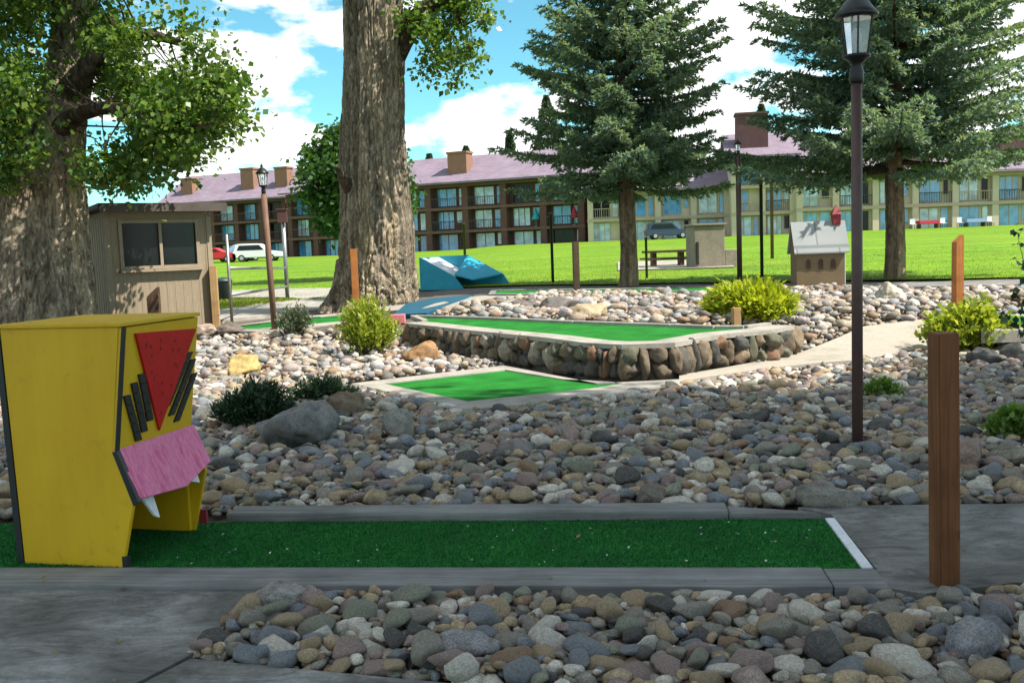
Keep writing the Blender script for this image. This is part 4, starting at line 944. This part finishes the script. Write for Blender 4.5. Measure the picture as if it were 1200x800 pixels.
# shrubs ---------------------------------------------------------------
def bush(px, pyb, wpx, hpx, mat, label, seed, n=34, per=70, leaf=.05, kind='mound', name='shrub'):
    p = at(px, pyb); k = p.y/F; w, h = wpx*k/2, hpx*k; t = empty(name, p, 0, label, 'shrub'); r = np.random.default_rng(seed); rr = random.Random(seed)
    bm = bmesh.new(); V = []
    for i in range(n):
        a = rr.uniform(0, 6.28); sp = math.sqrt(rr.random())
        if kind == 'upright': tip = Vector((math.cos(a)*sp*w, math.sin(a)*sp*w*.8, h*(1-.55*sp*sp)*rr.uniform(.75, 1.05)))
        else: tip = Vector((math.cos(a)*sp*w, math.sin(a)*sp*w*.8, h*math.sqrt(max(.05, 1-sp*sp*.85))*rr.uniform(.7, 1.05)))
        b0 = Vector((tip.x*.2, tip.y*.2, -.03)); md = b0.lerp(tip, .55)+Vector((tip.x*.12, tip.y*.12, h*.06)); tube(bm, [b0, md, tip], [.009, .006, .002], 4)
        nn = per; q = r.uniform(.15, 1, nn)**.7; B, Mm, Tt = (np.array(x_[:]) for x_ in (b0, md, tip)); P = B*((1-q)**2)[:, None]+2*Mm*(q*(1-q))[:, None]+Tt*(q*q)[:, None]+r.normal(0, leaf*.7, (nn, 3))
        ax = Tt-B; D_ = ax/np.linalg.norm(ax)*.9+r.normal(0, .6, (nn, 3)); L = leaf*r.uniform(.7, 1.5, nn); V.append(kites(P, D_, r.normal(0, .8, (nn, 3))+[0, 0, 1], L, L*(.2 if kind != 'round' else .36)))
    obj('stems', bm, 'twig', t); poly_mesh('foliage', np.concatenate(V), 4, mat, t); return t
bush(432, 418, 66, 74, 'shrub_yellow', 'upright feathery yellow green shrub in front of the big cottonwood', 81, 60, 62, .075, 'upright')
bush(346, 393, 46, 34, 'shrub_grey', 'small grey green shrub beside the reddish brown lamp post', 82, 40, 50, .06, 'upright')
bush(300, 500, 92, 54, 'shrub_dark', 'dark juniper bush behind the large grey boulder', 83, 60, 110, .045, 'mound')
bush(375, 470, 80, 26, 'shrub_dark', 'low dark spreading bush between the grey boulder and sunlit pebbles', 84, 40, 80, .045, 'mound')
bush(880, 372, 98, 35, 'shrub_lime', 'bright lime green mounded shrub left of the miniature house', 85, 110, 90, .10, 'mound')
bush(1136, 412, 100, 56, 'shrub_yellow', 'leafy yellow green shrub behind the thick brown post', 86, 70, 80, .075, 'round')
bush(1192, 514, 56, 34, 'shrub_mid', 'green weed at the right edge of the middle rock bed', 87, 34, 50, .05, 'round')
bush(1034, 466, 40, 18, 'shrub_mid', 'small green weed right of the black lamp post', 88, 26, 40, .04, 'round')
bush(955, 338, 40, 12, 'shrub_mid', 'low weeds at the foot of the miniature house', 89, 20, 30, .05, 'round')
# thin dark twig shrub on the right edge
p = at(1204, 430); t = empty('shrub', p, 0, 'thin dark branching shrub with few leaves at the right edge', 'shrub'); k = p.y/F; bm = bmesh.new(); cs = []
for tipx, tipy in ((-14, 160), (-6, 120), (-22, 92), (-34, 66), (6, 150), (20, 170), (-10, 75), (14, 110)):
    tip = Vector((tipx*k, random.uniform(-.1, .1), tipy*k)); tube(bm, [(0, 0, -.03), (tip.x*.15+.06, 0, tip.z*.5), tip], [.012, .007, .002], 5)
    for q in (.62, .78, .92, 1): cs.append((tip.x*q*q+.02, tip.y, tip.z*q))
obj('stems', bm, 'twig', t); poly_mesh('foliage', leaf_cloud(cs, [.07]*len(cs), 7, .075, 90), 4, 'shrub_dark', t)

# grass blades along the near part of the lawn ---------------------------
N = 46000; X = rng.uniform(-24, 22, N); Y = np.array([lawn_edge(x) for x in X])+.1+rng.random(N)**2.2*24-.25; Z = np.array([T(x, y) for x, y in zip(X, Y)])
P = np.stack([X, Y, Z-.01], 1); D_ = np.stack([rng.normal(0, .35, N), rng.normal(0, .35, N), np.ones(N)], 1); L = rng.uniform(.035, .085, N); tag(poly_mesh('grass', kites(P, D_, rng.normal(0, 1, (N, 3)), L, L*.09, 0), 4, 'grass'), kind='stuff')
# worn grass verge on the left between the walkways
gp = [at(248, 366), at(330, 355), at(396, 347), at(396, 352), at(330, 350), at(248, 350)]; gp2 = [(q.x, q.y) for q in gp]; pts = []
while len(pts) < 7000:
    x, y = random.uniform(min(a for a, b in gp2), max(a for a, b in gp2)), random.uniform(min(b for a, b in gp2), max(b for a, b in gp2))
    if pip([gp2[0], gp2[1], gp2[2], gp2[3], gp2[4], gp2[5]], x, y): pts.append((x, y, T(x, y)-.05))
P = np.array(pts); N = len(P); D_ = np.stack([rng.normal(0, .4, N), rng.normal(0, .4, N), np.ones(N)], 1); L = rng.uniform(.07, .16, N); tag(poly_mesh('grass', kites(P, D_, rng.normal(0, 1, (N, 3)), L, L*.12, 0), 4, 'grass'), kind='stuff')

# ------------------------------------------------------------------ buildings
def window(parent, x0, x1, z0, z1, y, pane, frame_mat, split=2):
    w = empty('window', (0, 0, 0)); w.parent = parent; bm = bmesh.new(); f = .09
    for lo, hi in (((x0, y-.05, z0), (x0+f, y, z1)), ((x1-f, y-.05, z0), (x1, y, z1)), ((x0+f, y-.05, z0), (x1-f, y, z0+f)), ((x0+f, y-.05, z1-f), (x1-f, y, z1))): bx(bm, lo, hi)
    for s in range(1, split):
        xm = x0+(x1-x0)*s/split; bx(bm, (xm-f/2, y-.05, z0+f), (xm+f/2, y, z1-f))
    obj('frame', bm, frame_mat, w); box_obj('pane', (x0+f*.5, y-.025, z0+f*.5), (x1-f*.5, y-.005, z1-f*.5), pane, w)
def building(name, A, B, label, storeys, hs, bays, mats, roof_h, depth=11, recess=1.3, chimneys=(), seed=1, zb=None, lit_end=None):
    """A,B facade ends (ground points, left and right)"""
    r = random.Random(seed); d = B-A; L = math.hypot(d.x, d.y); ang = math.atan2(d.y, d.x); z = zb if zb is not None else min(A.z, B.z)-.3
    t = empty(name, (A.x, A.y, z), ang, label, 'building'); wall, trim, roofm, frame = mats; H = storeys*hs; bm = bmesh.new()
    bx(bm, (0, recess, -1), (L, depth, H)); bw = L/bays; pw = bw*.16
    for i in range(bays+1):
        xc = min(max(i*bw, pw/2), L-pw/2); bx(bm, (xc-pw/2, -.003, -1), (xc+pw/2, recess-.002, H))
    obj('wall', bm, wall, t)
    for s in range(1, storeys+1):
        bm = bmesh.new(); bx(bm, (-.05, -.06, s*hs-.34), (L+.05, recess-.004, s*hs-.02+(.02 if s == storeys else 0))); obj('floor_band', bm, trim, t)
    for s in range(storeys):
        for i in range(bays):
            x0, x1 = i*bw+pw*.6, (i+1)*bw-pw*.6; z0, z1 = s*hs+.12, (s+1)*hs-.42; k = r.random()
            pn = 'pane_sky' if k < .55 else 'pane_pale' if k < .82 else 'pane_dark'
            sp = r.uniform(.56, .72); window(t, x0+(x1-x0)*.05, x0+(x1-x0)*sp, z0, z1, recess-.006, pn, frame, r.choice((2, 2, 3)))
            if r.random() < .9: window(t, x0+(x1-x0)*(sp+.06), x0+(x1-x0)*.97, z0+(.0 if r.random() < .5 else .7), z1, recess-.006, r.choice(('pane_sky', 'pane_dark', 'pane_pale')), frame, 1)
            if s > 0 and r.random() < .8:
                bm = bmesh.new(); bx(bm, (x0-.2, .03, z0+.90), (x1+.2, .09, z0+.98))
                for q in range(14): xq = x0+(x1-x0)*q/13; bx(bm, (xq-.02, .045, z0-.1), (xq+.02, .075, z0+.9))
                obj('balcony_railing', bm, r.choice((trim, 'pole_dark')), t)
    bm = bmesh.new(); ov = .9; yr = depth*.5
    prism(bm, [(-.6, -ov, H-.02), (-.6, yr, H+roof_h), (-.6, depth+ov, H-.02), (-.6, depth+ov, H+.22), (-.6, yr, H+roof_h+.26), (-.6, -ov, H+.22)], (L+1.2, 0, 0)); rf = obj('roof', bm, roofm, t)
    bm = bmesh.new(); prism(bm, [(.02, recess, H), (.02, depth, H), (.02, yr, H+roof_h-.1)], (L-.04, 0, 0)); obj('gable_wall', bm, wall, t)
    for (fx, fy, w, hh, mat) in chimneys:
        bm = bmesh.new(); x = L*fx; y = yr*fy; zr = H+roof_h*fy; bx(bm, (x-w/2, y-w*.35, zr-1), (x+w/2, y+w*.35, zr+hh)); bx(bm, (x-w/2-.12, y-w*.35-.12, zr+hh+.002), (x+w/2+.12, y+w*.35+.12, zr+hh+.22)); obj('chimney', bm, mat, rf)
    return t
br_m = ('brown_wall', 'brown_trim', 'shingle_mauve', 'brown_trim'); ta_m = ('tan_wall', 'tan_trim', 'shingle_mauve', 'tan_trim')
def gp_(px, d):
    q = pt(px, 300, d); return G(q.x, d)
building('apartment_building', gp_(196, 141), gp_(338, 133), 'three storey brown apartment block with two chimneys, left of the big trunk', 3, 2.72, 5, br_m, 4.2, 12, chimneys=[(.16, .30, 2.0, 2.3, 'chimney'), (.66, .34, 2.1, 2.9, 'chimney'), (.93, .34, 2.0, 2.7, 'chimney')], seed=2)
building('apartment_building', gp_(339, 128), gp_(404, 124), 'brown apartment wing half hidden behind the dark leafy tree', 3, 2.75, 2, br_m, 3.6, 12, seed=3)
building('apartment_building', gp_(462, 121), gp_(686, 111), 'three storey brown apartment block with mauve roof right of the big trunk', 3, 2.72, 5, br_m, 3.5, 12, chimneys=[(.345, .33, 2.5, 2.5, 'chimney')], seed=4)
tan1 = building('apartment_building', gp_(690, 108), gp_(856, 106), 'tan apartment block seen behind the left spruce trunk', 2, 2.75, 4, ta_m, 3.6, 12, recess=.6, seed=5, chimneys=[(.5, .3, 2.6, 2.2, 'chimney_dark')])
A = gp_(858, 102); B = gp_(932, 101); building('apartment_building', A, B, 'tall narrow tan stair tower section with dark brown chimney', 3, 2.72, 2, ta_m, 2.8, 11, recess=.7, seed=6, chimneys=[(.36, .42, 3.2, 3.4, 'chimney_dark')])
building('apartment_building', gp_(934, 100), gp_(1260, 99), 'long tan apartment block with balconies behind the right spruce', 2, 2.85, 7, ta_m, 4.2, 12, recess=.6, seed=7, chimneys=[(.45, .35, 3, 2.8, 'chimney_dark'), (.8, .35, 3, 2.8, 'chimney_dark')])
# tan end wall piece that catches the sun beside the brown block
# closed umbrellas on the balconies
bA, bB = gp_(462, 121), gp_(686, 111); dv = (bB-bA); dv.z = 0; dn = Vector((-dv.y, dv.x, 0)).normalized()
for f_, mat, lb in ((.945, 'umb_red', 'closed red umbrella on the balcony at the right end of the brown block'), (.755, 'umb_teal', 'closed teal umbrella on the balcony of the brown block')):
    q = bA+dv*f_+dn*.55; t = empty('patio_umbrella', (q.x, q.y, min(bA.z, bB.z)-.3+2.70), 0, lb, 'umbrella'); bm = bmesh.new(); lathe(bm, [(.25, 0), (.25, .06), (.03, .08), (.03, 2.1)], 10); obj('pole', bm, 'pole_grey', t)
    bm = bmesh.new(); lathe(bm, [(.55, .85), (.5, .95), (.22, 1.6), (.04, 2.12)], 8); obj('canopy', bm, mat, t)
for px, d, mat, lb in ((1087, 97.6, 'umb_red', 'patio table under a red cloth beyond the lawn at right'), (1142, 97.8, 'car_blue', 'patio table under a pale blue cloth beyond the lawn at far right')):
    q = pt(px, 262, d); t = empty('patio_table', G(q.x, d), 0, lb, 'table')
    bm = bmesh.new(); prism(bm, [(-1.0, -.5, .42), (1.0, -.5, .42), (.96, -.46, .78), (-.96, -.46, .78)], (0, 1.0, 0), .03); obj('cloth', bm, mat, t)
    for x in (-.85, .85):
        box_obj('leg', (x-.05, -.4, -.1), (x+.05, .4, .418), 'pole_dark', t)
    for x in (-1.5, 1.5):
        u = empty('patio_chair', G(q.x+x, d-.2), 0, ('left' if x < 0 else 'right')+' chair beside the '+lb[:31].replace('patio table under a ', '')+(' patio table' if 'red' in lb else ' clothed patio table'), 'chair')
        box_obj('seat', (-.25, -.25, .42), (.25, .25, .47), 'white_paint', u, .01); box_obj('backrest', (-.25, .22, .48), (.25, .27, .98), 'white_paint', u, .01)
        for lx_ in (-.22, .22):
            for ly_ in (-.22, .22): box_obj('leg', (lx_-.02, ly_-.02, -.05), (lx_+.02, ly_+.02, .418), 'pole_dark', u)
# ------------------------------------------------------------------ cars
bm = bmesh.new(); 
path_strip('parking_lot', [[(60, 296.5), (60, 300.5)], [(420, 285.0), (420, 288.5)]], 'asphalt', .05, .1)
def car(px, d, mat, label, kind='suv', flip=1, rz=0):
    q = pt(px, 300, d); p = G(q.x, d); t = empty('parked_car', p, rz+(0 if flip > 0 else PI), label, 'car', 'cars parked by the apartments')
    L, Wc = (4.7, 1.85); hh = 1.72 if kind == 'suv' else 1.46
    body = [(-L/2, .38), (L/2-.05, .38), (L/2, .62), (L/2-.15, .86), (L/2-1.15, 1.0), (-L/2+.1, 1.02), (-L/2, .8)]
    bm = bmesh.new(); prism(bm, [(x, -Wc/2, z) for x, z in body], (0, Wc, 0), .06); bd = obj('body', bm, mat, t)
    cab = [(-L/2+.12, 1.0), (L/2-1.25, .99), (L/2-2.0, hh-.06), (L/2-2.3, hh), (-L/2+.75, hh), (-L/2+.35, hh-.08)] if kind == 'suv' else [(-L/2+.75, 1.0), (L/2-1.3, .99), (L/2-2.05, hh-.04), (L/2-2.4, hh), (-L/2+1.7, hh-.02)]
    bm = bmesh.new(); prism(bm, [(x, -Wc/2+.12, z) for x, z in cab], (0, Wc-.24, 0), .05); obj('cabin', bm, mat, t)
    for sy in (-1, 1):
        bm = bmesh.new(); x0, x1 = cab[0][0]+.35, cab[1][0]-.35
        prism(bm, [(x0, sy*(Wc/2-.115), 1.08), (x1, sy*(Wc/2-.115), 1.08), (x1-.45, sy*(Wc/2-.115), hh-.16), (x0+.25, sy*(Wc/2-.115), hh-.16)], (0, sy*.02, 0)); obj('side_window', bm, 'pane_dark', t)
        bm = bmesh.new(); bx(bm, (L/2-.20, sy*.72-.16, .66), (L/2-.01, sy*.72+.16, .82), .02); obj('headlight', bm, 'lens', t)
        bm = bmesh.new(); bx(bm, (-L/2-.012, sy*.74-.14, .72), (-L/2+.12, sy*.74+.14, .96), .02); obj('tail_light', bm, 'tail', t)
        for sx in (-1.42, 1.42):
            w = empty('wheel', (sx, sy*(Wc/2-.10), .34)); w.parent = t; w.rotation_euler = (PI/2, 0, 0)
            bm = bmesh.new(); lathe(bm, [(.2, -.11), (.33, -.11), (.345, -.07), (.345, .07), (.33, .11), (.2, .11)], 22); obj('tyre', bm, 'tyre', w, True)
            bm = bmesh.new(); lathe(bm, [(.19, -.116), (.08, -.125), (.08, .125), (.19, .116)], 16); obj('rim', bm, 'rim', w)
    return t
car(303, 96, 'car_white', 'white car parked across the lawn, left of the big trunk', 'suv', 1)
car(280, 99.5, 'car_blue', 'silver blue car parked behind the white car', 'suv', -1, .5)
car(252, 96, 'car_red', 'red car parked beside the booth roof corner on the far lot', 'sedan', 1)
car(783, 103.2, 'car_dark', 'dark blue car beyond the lawn beside the stone fireplace', 'suv', 1)

# ------------------------------------------------------------------ light
to_sun = Vector((SX*math.cos(SUN_EL), SY*math.cos(SUN_EL), math.sin(SUN_EL)))
sl = bpy.data.lights.new('sun', 'SUN'); sl.energy = 4.8; sl.angle = math.radians(.5); sl.color = (1, .95, .86)
so = bpy.data.objects.new('sun', sl); C.objects.link(so); so.rotation_euler = to_sun.to_track_quat('Z', 'Y').to_euler(); so.location = (30, 0, 40)
w = bpy.data.worlds.new('World'); bpy.context.scene.world = w; w.use_nodes = True; nt = w.node_tree; N_ = nt.nodes; bg = N_['Background']
sky = N_.new('ShaderNodeTexSky'); sky.sky_type = 'NISHITA'; sky.sun_disc = False; sky.sun_elevation = SUN_EL; sky.sun_rotation = math.atan2(SX, SY); sky.altitude = 2000; sky.ozone_density = 1.0; sky.air_density = 1.0; sky.dust_density = .1
def wmix(fac, a, b, mode='MIX'):
    x = N_.new('ShaderNodeMix'); x.data_type = 'RGBA'; x.blend_type = mode
    for s_, v_ in ((x.inputs[0], fac), (x.inputs[6], a), (x.inputs[7], b)):
        if hasattr(v_, 'links'): nt.links.new(v_, s_)
        elif isinstance(v_, (int, float)): s_.default_value = v_
        else: s_.default_value = (*v_, 1)
    return x.outputs[2]
skyc = wmix(1, sky.outputs[0], (.55, 1.0, .86), 'MULTIPLY')
tc = N_.new('ShaderNodeTexCoord'); sep = N_.new('ShaderNodeSeparateXYZ'); nt.links.new(tc.outputs['Generated'], sep.inputs[0])
mp = N_.new('ShaderNodeMapping'); mp.inputs['Scale'].default_value = (3.2, 3.2, 6.5); mp.inputs['Location'].default_value = (1.3, .4, .2); nt.links.new(tc.outputs['Generated'], mp.inputs[0])
nz = N_.new('ShaderNodeTexNoise'); nz.inputs['Scale'].default_value = 1.75; nz.inputs['Detail'].default_value = 9; nz.inputs['Roughness'].default_value = .52; nt.links.new(mp.outputs[0], nz.inputs['Vector'])
rp = N_.new('ShaderNodeValToRGB'); rp.color_ramp.elements[0].position = .485; rp.color_ramp.elements[1].position = .53; nt.links.new(nz.outputs[0], rp.inputs[0])
nz2 = N_.new('ShaderNodeTexNoise'); nz2.inputs['Scale'].default_value = 3.5; nz2.inputs['Detail'].default_value = 6; nt.links.new(mp.outputs[0], nz2.inputs['Vector'])
rp2 = N_.new('ShaderNodeValToRGB'); rp2.color_ramp.elements[0].color = (5.9, 6.0, 6.1, 1); rp2.color_ramp.elements[1].color = (6.8, 6.8, 6.8, 1); rp2.color_ramp.elements[0].position = .35; rp2.color_ramp.elements[1].position = .6; nt.links.new(nz2.outputs[0], rp2.inputs[0])
nt.links.new(wmix(rp.outputs[0], skyc, rp2.outputs[0]), bg.inputs['Color']); bg.inputs['Strength'].default_value = .11
sc = bpy.context.scene; sc.view_settings.view_transform = 'Standard'; sc.view_settings.look = 'None'; sc.view_settings.exposure = 1.05; sc.view_settings.gamma = 1; sc.view_settings.use_curve_mapping = False
sc.cycles.max_bounces = 6; sc.cycles.transparent_max_bounces = 8; sc.cycles.use_denoising = True
